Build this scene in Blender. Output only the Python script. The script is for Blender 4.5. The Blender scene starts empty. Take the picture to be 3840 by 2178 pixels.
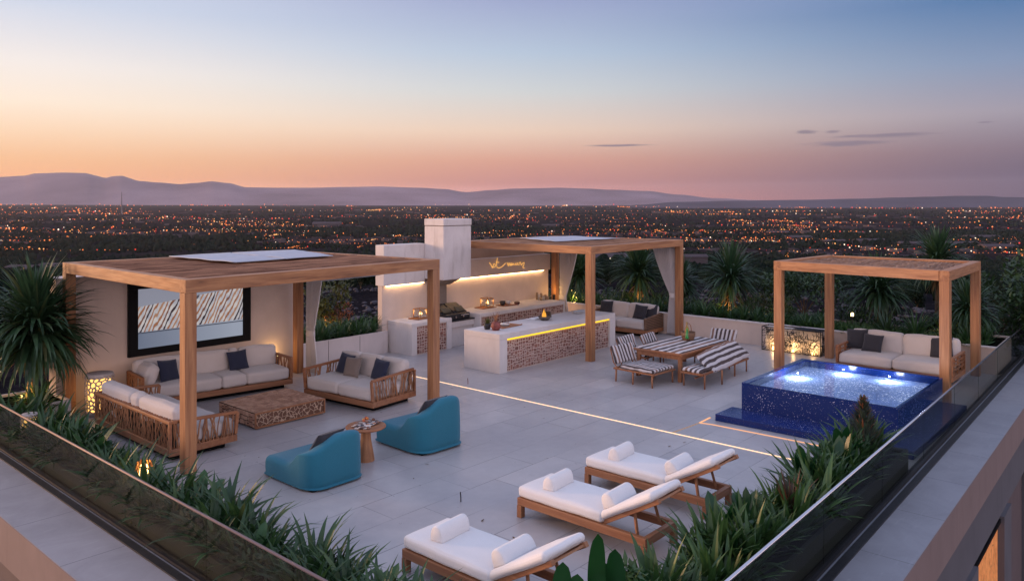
import bpy, bmesh, math, random
from mathutils import Vector, Matrix, Euler, noise
R = math.radians
sin, cos, pi = math.sin, math.cos, math.pi
random.seed(7)
sc = bpy.context.scene
COL = sc.collection

# ------------------------------------------------------------------ mesh builder
class MB:
    def __init__(s): s.v = []; s.f = []; s.m = []
    def add(s, vs, fs, mi=0):
        n = len(s.v); s.v.extend(tuple(p) for p in vs)
        for f in fs: s.f.append(tuple(i + n for i in f)); s.m.append(mi)
    def box(s, x0, x1, y0, y1, z0, z1, mi=0):
        s.add([(x0,y0,z0),(x1,y0,z0),(x1,y1,z0),(x0,y1,z0),(x0,y0,z1),(x1,y0,z1),(x1,y1,z1),(x0,y1,z1)],
              [(3,2,1,0),(4,5,6,7),(0,1,5,4),(1,2,6,5),(2,3,7,6),(3,0,4,7)], mi)
    def quadbox(s, q, z0, z1, mi=0):
        """box on a four-sided plan q (counter-clockwise)"""
        n = len(q)
        s.add([(x, y, z0) for x, y in q] + [(x, y, z1) for x, y in q],
              [tuple(range(n))[::-1], tuple(range(n, 2*n))] + [(i, (i+1) % n, n+(i+1) % n, n+i) for i in range(n)], mi)
    def beam(s, p, q, w, h, mi=0, up=(0,0,1)):
        p = Vector(p); q = Vector(q); d = (q-p).normalized(); up = Vector(up)
        if abs(d.dot(up)) > .98: up = Vector((0,1,0))
        a = d.cross(up).normalized()*w/2; b = a.cross(d).normalized()*h/2
        vs = [e+i*a+j*b for e in (p, q) for i, j in ((-1,-1),(1,-1),(1,1),(-1,1))]
        s.add(vs, [(0,1,2,3),(7,6,5,4),(0,4,5,1),(1,5,6,2),(2,6,7,3),(3,7,4,0)], mi)
    def tube(s, pts, r, n=6, mi=0, r2=None, cap=True):
        pts = [Vector(p) for p in pts]; k = len(pts); vs = []; fs = []
        r2 = r if r2 is None else r2; prev = None
        for i, p in enumerate(pts):
            d = (pts[min(i+1, k-1)] - pts[max(i-1, 0)])
            d = d.normalized() if d.length > 1e-9 else Vector((0,0,1))
            if prev is None: a = d.orthogonal().normalized()
            else:
                a = prev - d*prev.dot(d); a = a.normalized() if a.length > 1e-6 else d.orthogonal().normalized()
            prev = a; b = d.cross(a); rr = r + (r2-r)*i/max(1, k-1)
            for j in range(n):
                t = 2*pi*j/n; vs.append(p + a*rr*cos(t) + b*rr*sin(t))
        for i in range(k-1):
            for j in range(n):
                fs.append((i*n+j, i*n+(j+1) % n, (i+1)*n+(j+1) % n, (i+1)*n+j))
        if cap: fs += [tuple(range(n))[::-1], tuple(range((k-1)*n, k*n))]
        s.add(vs, fs, mi)
    def lathe(s, prof, n=24, c=(0,0,0), mi=0):
        k = len(prof); vs = [(c[0]+r*cos(2*pi*j/n), c[1]+r*sin(2*pi*j/n), c[2]+z) for r, z in prof for j in range(n)]
        fs = [(i*n+j, i*n+(j+1) % n, (i+1)*n+(j+1) % n, (i+1)*n+j) for i in range(k-1) for j in range(n)]
        fs += [tuple(range(n))[::-1], tuple(range((k-1)*n, k*n))]
        s.add(vs, fs, mi)
    def cushion(s, c, size, r=.05, puff=.02, rot=None, mi=0, n=4, wob=.0):
        hx = [a/2 for a in size]; r = min(r, min(hx)*.98)
        def axis(h):
            a = [-h, -h+.2*r, -h+.5*r, -h+r]; inner = [(-h+r)+(2*h-2*r)*(i+1)/(n+1) for i in range(n)]
            return a + inner + [-x for x in a[::-1]]
        ax = [axis(h) for h in hx]; idx = {}; vs = []; fs = []
        sd = random.random()*50
        def vert(p):
            k = tuple(round(x, 5) for x in p)
            if k in idx: return idx[k]
            q = Vector(p); inn = Vector([max(-hx[i]+r, min(hx[i]-r, p[i])) for i in range(3)])
            d = q - inn
            if d.length > 1e-7: q = inn + d.normalized()*r
            fx = [max(0, 1-(p[i]/hx[i])**2) for i in range(3)]
            for i in range(3):
                o = [j for j in range(3) if j != i]
                q[i] += puff*(p[i]/hx[i])*fx[o[0]]**.6*fx[o[1]]**.6
            if wob: q += noise.noise_vector(Vector(p)*5+Vector((sd,0,0)))*wob
            idx[k] = len(vs); vs.append(q); return idx[k]
        for a, (i, j) in ((0,(1,2)),(1,(2,0)),(2,(0,1))):
            for sgn in (-1, 1):
                A, B = ax[i], ax[j]
                for u in range(len(A)-1):
                    for w in range(len(B)-1):
                        q = []
                        for (uu, ww) in ((u,w),(u+1,w),(u+1,w+1),(u,w+1)):
                            p = [0,0,0]; p[a] = sgn*hx[a]; p[i] = A[uu]; p[j] = B[ww]; q.append(vert(p))
                        fs.append(tuple(q) if sgn > 0 else tuple(q[::-1]))
        M = rot.to_4x4() if rot is not None else Matrix.Identity(4)
        c = Vector(c)
        s.add([c + M @ v for v in vs], fs, mi)
    def leaf(s, base, az, L, W, e0, droop, seg=5, twist=0, mi=0, fold=.25, tip=.75, wide=.35, oval=False):
        p = Vector(base); e = e0; vs = []; fs = []; dl = L/seg
        side = Vector((-sin(az+twist), cos(az+twist), 0))
        for i in range(seg+1):
            t = i/seg; d = Vector((cos(e)*cos(az), cos(e)*sin(az), sin(e)))
            w = W*.5*(min(1, .45+t/wide*.55) if t < wide else max(0, 1-((t-wide)/(1-wide))**(1/tip*1.2)))
            if oval: w = W*.5*max(.18*(1-t), math.sqrt(max(0, 1-((t-.55)/(.56 if t < .55 else .452))**2))); w = w if i < seg else 0
            nrm = d.cross(side); nrm = nrm if nrm.length else Vector((0,0,1))
            if i == seg: vs.append(p.copy())
            else: vs += [p-side*w, p+nrm.normalized()*(-fold*w), p+side*w]
            p = p + d*dl; e -= droop/seg*(.5+t)
        for i in range(seg-1):
            a = i*3; fs += [(a, a+1, a+4, a+3), (a+1, a+2, a+5, a+4)]
        a = (seg-1)*3; fs += [(a, a+1, a+3), (a+1, a+2, a+3)]
        s.add(vs, fs, mi)
    def shift(s, d):
        d = Vector(d); s.v = [tuple(Vector(p)+d) for p in s.v]; return s
    def xf(s, M): s.v = [tuple(M @ Vector(p)) for p in s.v]; return s
    def build(s, name, mats, parent=None, smooth=False, bevel=0, auto=None):
        me = bpy.data.meshes.new(name); me.from_pydata(s.v, [], s.f)
        for m in (mats if isinstance(mats, (list, tuple)) else [mats]): me.materials.append(m)
        if any(s.m): me.polygons.foreach_set('material_index', s.m)
        if smooth: me.polygons.foreach_set('use_smooth', [True]*len(me.polygons))
        me.update()
        o = bpy.data.objects.new(name, me); COL.objects.link(o)
        if parent: o.parent = parent
        if bevel:
            b = o.modifiers.new('bevel', 'BEVEL'); b.width = bevel; b.segments = 2; b.limit_method = 'ANGLE'; b.angle_limit = R(40)
        return o

def tag(o, label=None, cat=None, group=None, kind=None):
    if label: o['label'] = label
    if cat: o['category'] = cat
    if group: o['group'] = group
    if kind: o['kind'] = kind
    return o
def thing(name, label, cat, loc=(0,0,0), rz=0, group=None):
    o = bpy.data.objects.new(name, None); COL.objects.link(o); o.empty_display_size = .1
    o.location = loc; o.rotation_euler = (0,0,rz); return tag(o, label, cat, group)
def copy_tree(o, parent=None):
    c = o.copy(); COL.objects.link(c)
    if parent: c.parent = parent
    for ch in list(o.children): copy_tree(ch, c)
    return c
def struct(name, mb, m, **k): return tag(mb.build(name, m, **k), kind='structure')
def light(name, loc, power, color, parent=None, radius=.05, kind='POINT', spot=None, aim=None):
    l = bpy.data.lights.new(name, kind); l.energy = power; l.color = color
    l.shadow_soft_size = radius
    o = bpy.data.objects.new(name, l); COL.objects.link(o); o.location = loc
    if kind == 'SPOT': l.spot_size = R(spot or 90); l.spot_blend = .6
    if aim is not None: o.rotation_euler = Vector(aim).to_track_quat('-Z', 'Y').to_euler()
    if parent: o.parent = parent
    return o

# ------------------------------------------------------------------ materials
class Mat:
    def __init__(s, name):
        s.m = bpy.data.materials.new(name); s.m.use_nodes = True; s.nt = s.m.node_tree
        s.b = s.nt.nodes['Principled BSDF']; s.out = s.nt.nodes['Material Output']
    def n(s, typ, **k):
        nd = s.nt.nodes.new(typ)
        for a, v in k.items():
            if a in nd.inputs and not hasattr(nd, a): s.set(nd.inputs[a], v)
            else: setattr(nd, a, v)
        return nd
    def set(s, sock, v):
        if hasattr(v, 'is_output') or isinstance(v, bpy.types.NodeSocket): s.nt.links.new(v, sock)
        else: sock.default_value = v
    def I(s, nd, **k):
        for a, v in k.items(): s.set(nd.inputs[a.replace('_', ' ')], v)
        return nd
    def coord(s, scale=(1,1,1), kind='Object', rot=(0,0,0)):
        tc = s.n('ShaderNodeTexCoord'); mp = s.n('ShaderNodeMapping')
        s.nt.links.new(tc.outputs[kind], mp.inputs['Vector']); mp.inputs['Scale'].default_value = scale; mp.inputs['Rotation'].default_value = rot
        return mp.outputs[0]
    def noise(s, vec, scale=5, detail=4, rough=.55, dist=0):
        nd = s.n('ShaderNodeTexNoise'); s.I(nd, Vector=vec, Scale=scale, Detail=detail, Roughness=rough, Distortion=dist); return nd.outputs['Fac']
    def ramp(s, fac, stops, interp='LINEAR'):
        nd = s.n('ShaderNodeValToRGB'); cr = nd.color_ramp; cr.interpolation = interp
        while len(cr.elements) < len(stops): cr.elements.new(.5)
        for e, (p, c) in zip(cr.elements, stops): e.position = p; e.color = (c if len(c) == 4 else (*c, 1)) if not isinstance(c, (int, float)) else (c, c, c, 1)
        s.set(nd.inputs[0], fac); return nd.outputs[0]
    def mix(s, fac, a, b, mode='MIX'):
        nd = s.n('ShaderNodeMix'); nd.data_type = 'RGBA'; nd.blend_type = mode
        c = lambda v: (*v, 1) if isinstance(v, tuple) and len(v) == 3 else v
        s.set(nd.inputs[0], fac); s.set(nd.inputs[6], c(a)); s.set(nd.inputs[7], c(b)); return nd.outputs[2]
    def math(s, op, a, b=0, c=0):
        nd = s.n('ShaderNodeMath'); nd.operation = op; s.set(nd.inputs[0], a); s.set(nd.inputs[1], b); s.set(nd.inputs[2], c); return nd.outputs[0]
    def bump(s, h, strength=.3, dist=.01):
        nd = s.n('ShaderNodeBump'); s.I(nd, Height=h, Strength=strength, Distance=dist); s.set(s.b.inputs['Normal'], nd.outputs[0])
    def col(s, c): s.set(s.b.inputs['Base Color'], (*c, 1) if isinstance(c, tuple) and len(c) == 3 else c); return s
    def rough(s, r): s.set(s.b.inputs['Roughness'], r); return s
def plain(name, c, rough=.6, metal=0, emit=None, es=0, nscale=0, var=.12, bump=0, spec=.5):
    M = Mat(name); M.rough(rough); M.b.inputs['Specular IOR Level'].default_value = spec; M.b.inputs['Metallic'].default_value = metal
    if nscale:
        f = M.noise(M.coord(), nscale, 5)
        M.col(M.ramp(f, [(.3, tuple(x*(1-var) for x in c)), (.7, tuple(min(1, x*(1+var)) for x in c))]))
        if bump: M.bump(f, bump, .01)
    else: M.col(c)
    if emit: M.b.inputs['Emission Color'].default_value = (*emit, 1); M.b.inputs['Emission Strength'].default_value = es
    return M.m
def wood(name, axis, a=(.33,.135,.055), b=(.50,.235,.10), rough=.55):
    M = Mat(name); s = [14, 14, 14]; s[axis] = .9
    v = M.coord(tuple(s)); f = M.noise(v, 1.0, 6, .6, .6)
    s2 = [60, 60, 60]; s2[axis] = 2.5; g = M.noise(M.coord(tuple(s2)), 1.0, 3)
    big = M.noise(M.coord((.7,.7,.7)), 1.0, 2)
    c = M.ramp(f, [(.28, tuple(x*.55 for x in a)), (.42, a), (.62, b), (.8, tuple(x*1.12 for x in b))])
    c = M.mix(M.math('MULTIPLY', g, .35), c, tuple(x*.5 for x in a))
    c = M.mix(M.ramp(big, [(.35, 0), (.7, .28)]), c, (.36,.22,.14))
    M.col(c); M.rough(M.ramp(g, [(.3, rough-.1), (.7, rough+.15)])); M.bump(g, .25, .004); return M.m
WX, WY, WZ = (wood('wood_grain_%s' % 'xyz'[i], i) for i in range(3))
TX, TY, TZ = (wood('teak_%s' % 'xyz'[i], i, (.29,.105,.042), (.39,.165,.070)) for i in range(3))
def fabric(name, c, var=.1, sc_=220, rough=.9):
    M = Mat(name); f = M.noise(M.coord((1,1,1)), sc_, 2); g = M.noise(M.coord(), 3.5, 4)
    cc = M.ramp(f, [(.3, tuple(x*(1-var) for x in c)), (.7, tuple(min(1, x*(1+var)) for x in c))])
    cc = M.mix(M.ramp(g, [(.35, .0), (.75, .16)]), cc, tuple(x*.72 for x in c))
    M.col(cc); M.rough(rough); M.bump(M.math('ADD', f, M.math('MULTIPLY', g, 3)), .35, .006)
    M.b.inputs['Sheen Weight'].default_value = .15; return M.m
LINEN = fabric('linen', (.60,.545,.52)); WHITE = fabric('white_canvas', (.76,.74,.74), .06); NAVY = fabric('navy_cloth', (.018,.024,.055), .25)
CHAR = fabric('charcoal_cloth', (.030,.031,.042), .25); TAUPE = fabric('taupe_cloth', (.20,.16,.14), .12); TEAL = fabric('teal_wool', (.014,.150,.225), .12, 160)
CURT = fabric('curtain_cloth', (.62,.58,.58), .08, 120)
def plaster(name, c, stain=.25, sc_=1.3, rough=.8):
    M = Mat(name); v = M.coord(); f = M.noise(v, sc_, 6, .62, .4); g = M.noise(v, 60, 3); st = M.noise(M.coord((3,3,.5)), 1.6, 6, .65)
    cc = M.ramp(f, [(.3, tuple(x*.9 for x in c)), (.7, tuple(min(1, x*1.06) for x in c))])
    cc = M.mix(M.ramp(st, [(.52, 0), (.72, stain)]), cc, tuple(x*.62*k for x, k in zip(c, (1.03,.97,.92))))
    M.col(cc); M.rough(rough); M.bump(M.math('ADD', g, M.math('MULTIPLY', f, 2)), .18, .006); return M.m
PLASTER = plaster('warm_plaster', (.64,.52,.45), .12); CONC = plaster('pale_concrete', (.64,.60,.59), .22); CONC2 = plaster('weathered_plaster', (.66,.61,.60), .6, 2.2)
GREYW = plaster('planter_render', (.58,.52,.51), .2); DARKP = plaster('dark_plaster', (.23,.19,.165), .3)  # darker plaster for the hood's throat, seam and rear panel
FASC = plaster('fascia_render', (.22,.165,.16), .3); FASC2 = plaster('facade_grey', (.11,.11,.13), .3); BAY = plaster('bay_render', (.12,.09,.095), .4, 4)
OLIVEW = plaster('dark_olive_render', (.040,.046,.038), .3); OLIVEW.node_tree.nodes['Principled BSDF'].inputs['Specular IOR Level'].default_value = .1
BLACK = plain('black_lacquer', (.004,.004,.005), .6, spec=.15); DMET = plain('dark_metal', (.03,.03,.035), .5, .6, nscale=30, var=.3); STEEL = plain('brushed_steel', (.55,.55,.6), .25, 1)
SOIL = plain('dark_soil', (.008,.008,.006), 1, nscale=20, var=.4, spec=0)
GRILLM = plain('grill_charcoal', (.022,.022,.026), .5, .2, nscale=14, var=.5); BRASS = plain('copper_frame', (.45,.22,.09), .35, .8)

def deck_mat():
    M = Mat('stone_deck_tiles'); v = M.coord()
    br = M.n('ShaderNodeTexBrick'); br.offset = .37; br.squash = 1
    M.I(br, Vector=v, Scale=1.0); br.inputs['Mortar Size'].default_value = .0046; br.inputs['Mortar Smooth'].default_value = .2
    br.inputs['Brick Width'].default_value = 1.28; br.inputs['Row Height'].default_value = .59; br.inputs['Bias'].default_value = 0
    br.inputs['Color1'].default_value = (.415,.39,.39,1); br.inputs['Color2'].default_value = (.52,.48,.47,1); br.inputs['Mortar'].default_value = (.05,.045,.05,1)
    f = M.noise(v, .8, 6, .65, .3); g = M.noise(v, 7, 6, .7); h = M.noise(v, 90, 2)
    c = M.mix(M.ramp(f, [(.38, 0), (.70, .75)]), br.outputs['Color'], (.33,.31,.325), 'MIX')
    c = M.mix(M.ramp(g, [(.6, 0), (.78, .42)]), c, (.60,.57,.56))
    c = M.mix(M.ramp(M.noise(v, 3.1, 8, .72, 1.2), [(.64, 0), (.70, .35)]), c, (.27,.245,.24))
    sp = M.n('ShaderNodeTexVoronoi'); M.I(sp, Vector=v, Scale=2.6); spc = M.n('ShaderNodeSeparateColor'); M.nt.links.new(sp.outputs['Color'], spc.inputs[0])
    c = M.mix(M.math('MULTIPLY', M.math('LESS_THAN', sp.outputs['Distance'], M.math('MULTIPLY', M.math('MULTIPLY', spc.outputs[0], spc.outputs[0]), .055)), .75), c, (.10,.085,.08))      # specks of dirt
    scr = M.noise(M.coord((.9,9,1), rot=(0,0,R(35))), 2.2, 6, .65); c = M.mix(M.ramp(scr, [(.66, 0), (.74, .30)]), c, (.62,.59,.58))      # pale scuffs
    blot = M.noise(v, .33, 4, .6, .8); c = M.mix(M.ramp(blot, [(.50, 0), (.66, .38)]), c, (.36,.32,.31))
    jm = M.ramp(M.noise(v, .9, 2), [(.40, 0), (.56, 1)])     # joints fade out where they are filled
    mo = M.math('MULTIPLY', br.outputs['Fac'], jm)
    c = M.mix(M.math('MULTIPLY', M.math('SUBTRACT', br.outputs['Fac'], mo), .65), c, (.42,.39,.39))
    M.col(c); M.rough(M.ramp(g, [(.3, .26), (.7, .46)]))
    hh = M.math('SUBTRACT', M.math('MULTIPLY', h, .25), M.math('MULTIPLY', mo, 1.0))
    M.bump(hh, .35, .006); return M.m
DECK = deck_mat()
def ledge_mat(name, ang, c):
    M = Mat(name); v = M.coord((1,1,1)); br = M.n('ShaderNodeTexBrick'); br.offset = 0
    M.I(br, Vector=v, Scale=1.0); br.inputs['Mortar Size'].default_value = .004
    br.inputs['Brick Width'].default_value = (9, 1.45)[ang]; br.inputs['Row Height'].default_value = (1.45, 9)[ang]
    br.inputs['Color1'].default_value = (*c, 1); br.inputs['Color2'].default_value = (*[x*1.06 for x in c], 1); br.inputs['Mortar'].default_value = (.06,.06,.07,1)
    f = M.noise(v, 1.5, 7, .7, .6); g = M.noise(M.coord((2,14,2)), 1.4, 5, .6)
    cc = M.mix(M.ramp(f, [(.42, 0), (.75, .55)]), br.outputs['Color'], tuple(x*.6 for x in c)); cc = M.mix(M.ramp(g, [(.58, 0), (.75, .3)]), cc, tuple(x*1.5 for x in c))
    M.col(cc); M.rough(.5); M.bump(M.math('SUBTRACT', M.math('MULTIPLY', f, .4), br.outputs['Fac']), .3, .005); return M.m
LEDGEL = ledge_mat('ledge_stone_a', 0, (.30,.285,.30)); LEDGER = ledge_mat('ledge_stone_b', 1, (.235,.24,.27))

def leafmat(name, a, b, rough=.42, hot=None, trans=.25, spec=.5):
    M = Mat(name); M.b.inputs['Specular IOR Level'].default_value = spec; g = M.n('ShaderNodeNewGeometry'); rnd = g.outputs['Random Per Island']
    f = M.noise(M.coord(), 6, 3)
    c = M.ramp(rnd, [(0, a), (.6, tuple((x+y)/2 for x, y in zip(a, b))), (.93, b), (1, hot or b)])
    c = M.mix(M.math('MULTIPLY', f, .5), c, tuple(x*.45 for x in a))
    M.col(c); M.rough(rough)
    tr = M.n('ShaderNodeBsdfTranslucent'); M.set(tr.inputs[0], c); mx = M.n('ShaderNodeMixShader'); mx.inputs[0].default_value = trans
    M.nt.links.new(M.b.outputs[0], mx.inputs[1]); M.nt.links.new(tr.outputs[0], mx.inputs[2]); M.nt.links.new(mx.outputs[0], M.out.inputs[0]); return M.m
L_STRAP = leafmat('strap_leaf', (.024,.072,.024), (.068,.145,.046), hot=(.16,.17,.06)); L_DARK = leafmat('dracaena_leaf', (.026,.068,.032), (.068,.135,.058), .38, (.11,.13,.05))
L_BUSH = leafmat('bush_leaf', (.024,.064,.020), (.07,.125,.036), .5); L_ROS = leafmat('rosette_leaf', (.034,.095,.030), (.08,.165,.05), .45); L_RED = leafmat('bronze_leaf', (.05,.045,.028), (.16,.055,.03), .45, (.3,.09,.04))
L_PAD = leafmat('paddle_leaf', (.010,.060,.016), (.022,.095,.028), .3); L_TREE = leafmat('hill_leaf', (.010,.021,.013), (.024,.038,.020), .7, spec=.05); L_YEL = leafmat('lit_leaf', (.07,.09,.018), (.15,.15,.03), .5)
L_DEAD = leafmat('dry_leaf', (.12,.07,.03), (.26,.15,.06), .7); L_TIP = leafmat('orange_tip', (.30,.10,.04), (.45,.17,.08), .6); BARK = plain('bark', (.10,.065,.04), .9, nscale=18, var=.45, bump=.6)

def glass_mat(name, tint, gloss):
    M = Mat(name); M.nt.nodes.remove(M.b)
    tr = M.n('ShaderNodeBsdfTransparent'); tr.inputs[0].default_value = (*tint, 1); gl = M.n('ShaderNodeBsdfGlossy'); gl.inputs['Roughness'].default_value = .03
    gl.inputs[0].default_value = (*gloss, 1)
    fr = M.n('ShaderNodeFresnel'); fr.inputs[0].default_value = 1.5; mx = M.n('ShaderNodeMixShader')
    ge = M.n('ShaderNodeNewGeometry'); M.set(mx.inputs[0], M.math('MULTIPLY', fr.outputs[0], M.math('SUBTRACT', 1.0, ge.outputs['Backfacing']))); M.nt.links.new(tr.outputs[0], mx.inputs[1]); M.nt.links.new(gl.outputs[0], mx.inputs[2])
    df = M.n('ShaderNodeBsdfDiffuse'); df.inputs[0].default_value = (.20,.21,.20,1); m2 = M.n('ShaderNodeMixShader')
    d = M.noise(M.coord(), 3, 6, .7); M.set(m2.inputs[0], M.ramp(d, [(.3, .01), (.66, .02), (.80, .10)]))
    M.nt.links.new(mx.outputs[0], m2.inputs[1]); M.nt.links.new(df.outputs[0], m2.inputs[2])
    M.nt.links.new(m2.outputs[0], M.out.inputs[0]); return M.m
GLASS = glass_mat('tinted_glass', (.76,.785,.765), (.20,.21,.23)); CLEAR = glass_mat('clear_glass', (.95,.95,.95), (.9,.9,.9))
def emat(name, c, s, sample=True):
    M = Mat(name); M.col((0,0,0)); M.b.inputs['Specular IOR Level'].default_value = 0; M.b.inputs['Emission Color'].default_value = (*c, 1); M.b.inputs['Emission Strength'].default_value = s
    if not sample: M.m.cycles.emission_sampling = 'NONE'
    return M.m
LEDW = emat('warm_led', (1,.60,.28), 15); LEDY = emat('yellow_led', (1,.62,.02), 1.6); LEDF = emat('floor_led', (1,.66,.42), 1.7); NEON = emat('neon_amber', (1,.50,.13), 1.2); FLAME = emat('candle_glow', (1,.55,.16), 9)
LAMPC = emat('lamp_core', (1,.52,.14), 1.9); POOLL = emat('pool_lamp', (.85,.92,1), 20); BULB = emat('spot_bulb', (1,.75,.35), 9)

def speckle(name, base, spec, amount=.5, rough=.15, glow=0):
    M = Mat(name); v = M.coord(); vo = M.n('ShaderNodeTexVoronoi'); M.I(vo, Vector=v, Scale=34.0); vo2 = M.n('ShaderNodeTexVoronoi'); M.I(vo2, Vector=v, Scale=75.0)
    sep = M.n('ShaderNodeSeparateColor'); M.nt.links.new(vo.outputs['Color'], sep.inputs[0])
    r1 = M.math('MULTIPLY', M.math('MULTIPLY', sep.outputs[0], sep.outputs[0]), .30*amount*2)
    m1 = M.math('LESS_THAN', vo.outputs['Distance'], r1)
    s2 = M.n('ShaderNodeSeparateColor'); M.nt.links.new(vo2.outputs['Color'], s2.inputs[0])
    m2 = M.math('MULTIPLY', M.math('LESS_THAN', vo2.outputs['Distance'], .22), M.math('GREATER_THAN', s2.outputs[1], 1-.4*amount))
    dens = M.ramp(M.noise(v, 2.2, 3), [(.35, .15), (.65, 1)])
    f = M.math('MULTIPLY', M.math('MAXIMUM', m1, m2), dens)
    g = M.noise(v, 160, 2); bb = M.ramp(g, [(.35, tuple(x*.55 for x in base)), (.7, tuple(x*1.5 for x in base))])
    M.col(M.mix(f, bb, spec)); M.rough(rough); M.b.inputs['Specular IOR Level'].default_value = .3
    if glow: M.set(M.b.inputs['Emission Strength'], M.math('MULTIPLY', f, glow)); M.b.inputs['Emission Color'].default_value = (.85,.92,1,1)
    return M.m
PTILE = speckle('blue_terrazzo', (.005,.024,.145), (.80,.82,.92), .40, .14); PFLOOR = speckle('pool_floor_glow_specks', (.34,.48,.88), (1,1,1), .95, .9, 1.1)  # pool floor specks are given a glow to read as sparkles
def water():
    M = Mat('pool_water'); M.nt.nodes.remove(M.b); tr = M.n('ShaderNodeBsdfTransparent'); tr.inputs[0].default_value = (.88,.92,.98,1)
    gl = M.n('ShaderNodeBsdfGlossy'); gl.inputs['Roughness'].default_value = .02; fr = M.n('ShaderNodeFresnel'); fr.inputs[0].default_value = 1.33
    bp = M.n('ShaderNodeBump'); bp.inputs['Strength'].default_value = .12; bp.inputs['Distance'].default_value = .02; M.set(bp.inputs['Height'], M.noise(M.coord((6,6,6)), 1, 3))
    M.nt.links.new(bp.outputs[0], gl.inputs['Normal']); M.nt.links.new(bp.outputs[0], fr.inputs['Normal'])
    mx = M.n('ShaderNodeMixShader'); M.nt.links.new(fr.outputs[0], mx.inputs[0]); M.nt.links.new(tr.outputs[0], mx.inputs[1]); M.nt.links.new(gl.outputs[0], mx.inputs[2])
    M.nt.links.new(mx.outputs[0], M.out.inputs[0]); return M.m
WATER = water()
def stripes(name, axis, freq):
    M = Mat(name); v = M.coord(); sx = M.n('ShaderNodeSeparateXYZ'); M.nt.links.new(v, sx.inputs[0])
    w = M.noise(v, 3.0, 2); p = M.math('ADD', M.math('MULTIPLY', sx.outputs[axis], freq), M.math('MULTIPLY', w, .35))
    f = M.math('FRACT', p); k = M.math('FRACT', M.math('MULTIPLY', M.math('FLOOR', p), .377))
    dark = M.ramp(k, [(0, (.030,.018,.020)), (.62, (.030,.018,.020)), (.66, (.20,.105,.07)), (1, (.20,.105,.07))])
    c = M.mix(M.ramp(f, [(.44, 0), (.50, 1), (.94, 1), (1, 0)]), (.60,.57,.58), dark)
    c = M.mix(M.math('MULTIPLY', M.noise(v, 14, 3), .3), c, (.25,.19,.17))
    M.col(c); M.rough(.85); M.bump(M.noise(v, 9, 4), .5, .02); return M.m
STRX, STRY = stripes('striped_cloth_x', 0, 9.5), stripes('striped_cloth_y', 1, 9.5)
STRT = stripes('striped_table_cloth', 1, 5.2)
def mosaic(name, a, b, rough=.7):
    M = Mat(name); g = M.n('ShaderNodeNewGeometry'); c = M.ramp(g.outputs['Random Per Island'], [(0, a), (1, b)])
    f = M.noise(M.coord(), 40, 3); M.col(M.mix(M.math('MULTIPLY', f, .4), c, tuple(x*.5 for x in a))); M.rough(rough); M.bump(f, .5, .006); return M.m
MOSB = mosaic('brown_chip', (.18,.075,.058), (.36,.165,.125)); GROUT = plain('pale_grout', (.55,.43,.37), .8, nscale=30); CHIP = mosaic('wood_chip', (.38,.19,.115), (.66,.40,.27)); CHIPG = plain('chip_gap', (.055,.024,.013), .9)
def veins():
    M = Mat('vein_wood'); v = M.coord((1,1,1)); vo = M.n('ShaderNodeTexVoronoi'); vo.feature = 'DISTANCE_TO_EDGE'
    nz = M.n('ShaderNodeTexNoise'); M.I(nz, Vector=v, Scale=9.0); vm = M.n('ShaderNodeVectorMath'); vm.operation = 'SCALE'; M.nt.links.new(nz.outputs['Color'], vm.inputs[0]); vm.inputs['Scale'].default_value = .09
    va = M.n('ShaderNodeVectorMath'); M.nt.links.new(v, va.inputs[0]); M.nt.links.new(vm.outputs[0], va.inputs[1]); M.I(vo, Vector=va.outputs[0], Scale=13.0)
    f = M.ramp(vo.outputs['Distance'], [(.04, 1), (.10, 0)]); M.col(M.mix(f, (.14,.06,.033), (.58,.40,.28))); M.rough(.6); M.bump(f, .9, .02); return M.m
VEIN = veins()
def wicker():
    M = Mat('wicker'); v = M.coord((1,1,1)); w1 = M.n('ShaderNodeTexBrick'); M.I(w1, Vector=M.coord((1,1,1), rot=(R(90),0,0)), Scale=1.0); w1.inputs['Brick Width'].default_value = .05; w1.inputs['Row Height'].default_value = .022; w1.inputs['Mortar Size'].default_value = .003
    w1.inputs['Color1'].default_value = (.23,.125,.07,1); w1.inputs['Color2'].default_value = (.30,.17,.10,1); w1.inputs['Mortar'].default_value = (.05,.025,.015,1)
    M.col(w1.outputs['Color']); M.rough(.7); M.bump(M.math('SUBTRACT', 1.0, w1.outputs['Fac']), .8, .01); return M.m
WICK = wicker()

# ------------------------------------------------------------------ camera
H = 3.7
cam = bpy.data.cameras.new('camera'); co = bpy.data.objects.new('camera', cam); COL.objects.link(co)
co.location = (0,0,H); co.rotation_euler = (R(90), 0, R(41.4-90)); cam.sensor_width = 36; cam.lens = 1949/2567*36
cam.shift_y = -218/2567; cam.clip_end = 120000; cam.clip_start = .05; sc.camera = co
FW = Vector((cos(R(41.4)), sin(R(41.4)), 0)); RT = Vector((sin(R(41.4)), -cos(R(41.4)), 0))
def dirv(px, d):                      # map a compass bearing (given as a picture column) and a range to the ground
    l = (px-1283.5)/1949; p = (FW + RT*l).normalized(); return p.x*d, p.y*d

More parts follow.
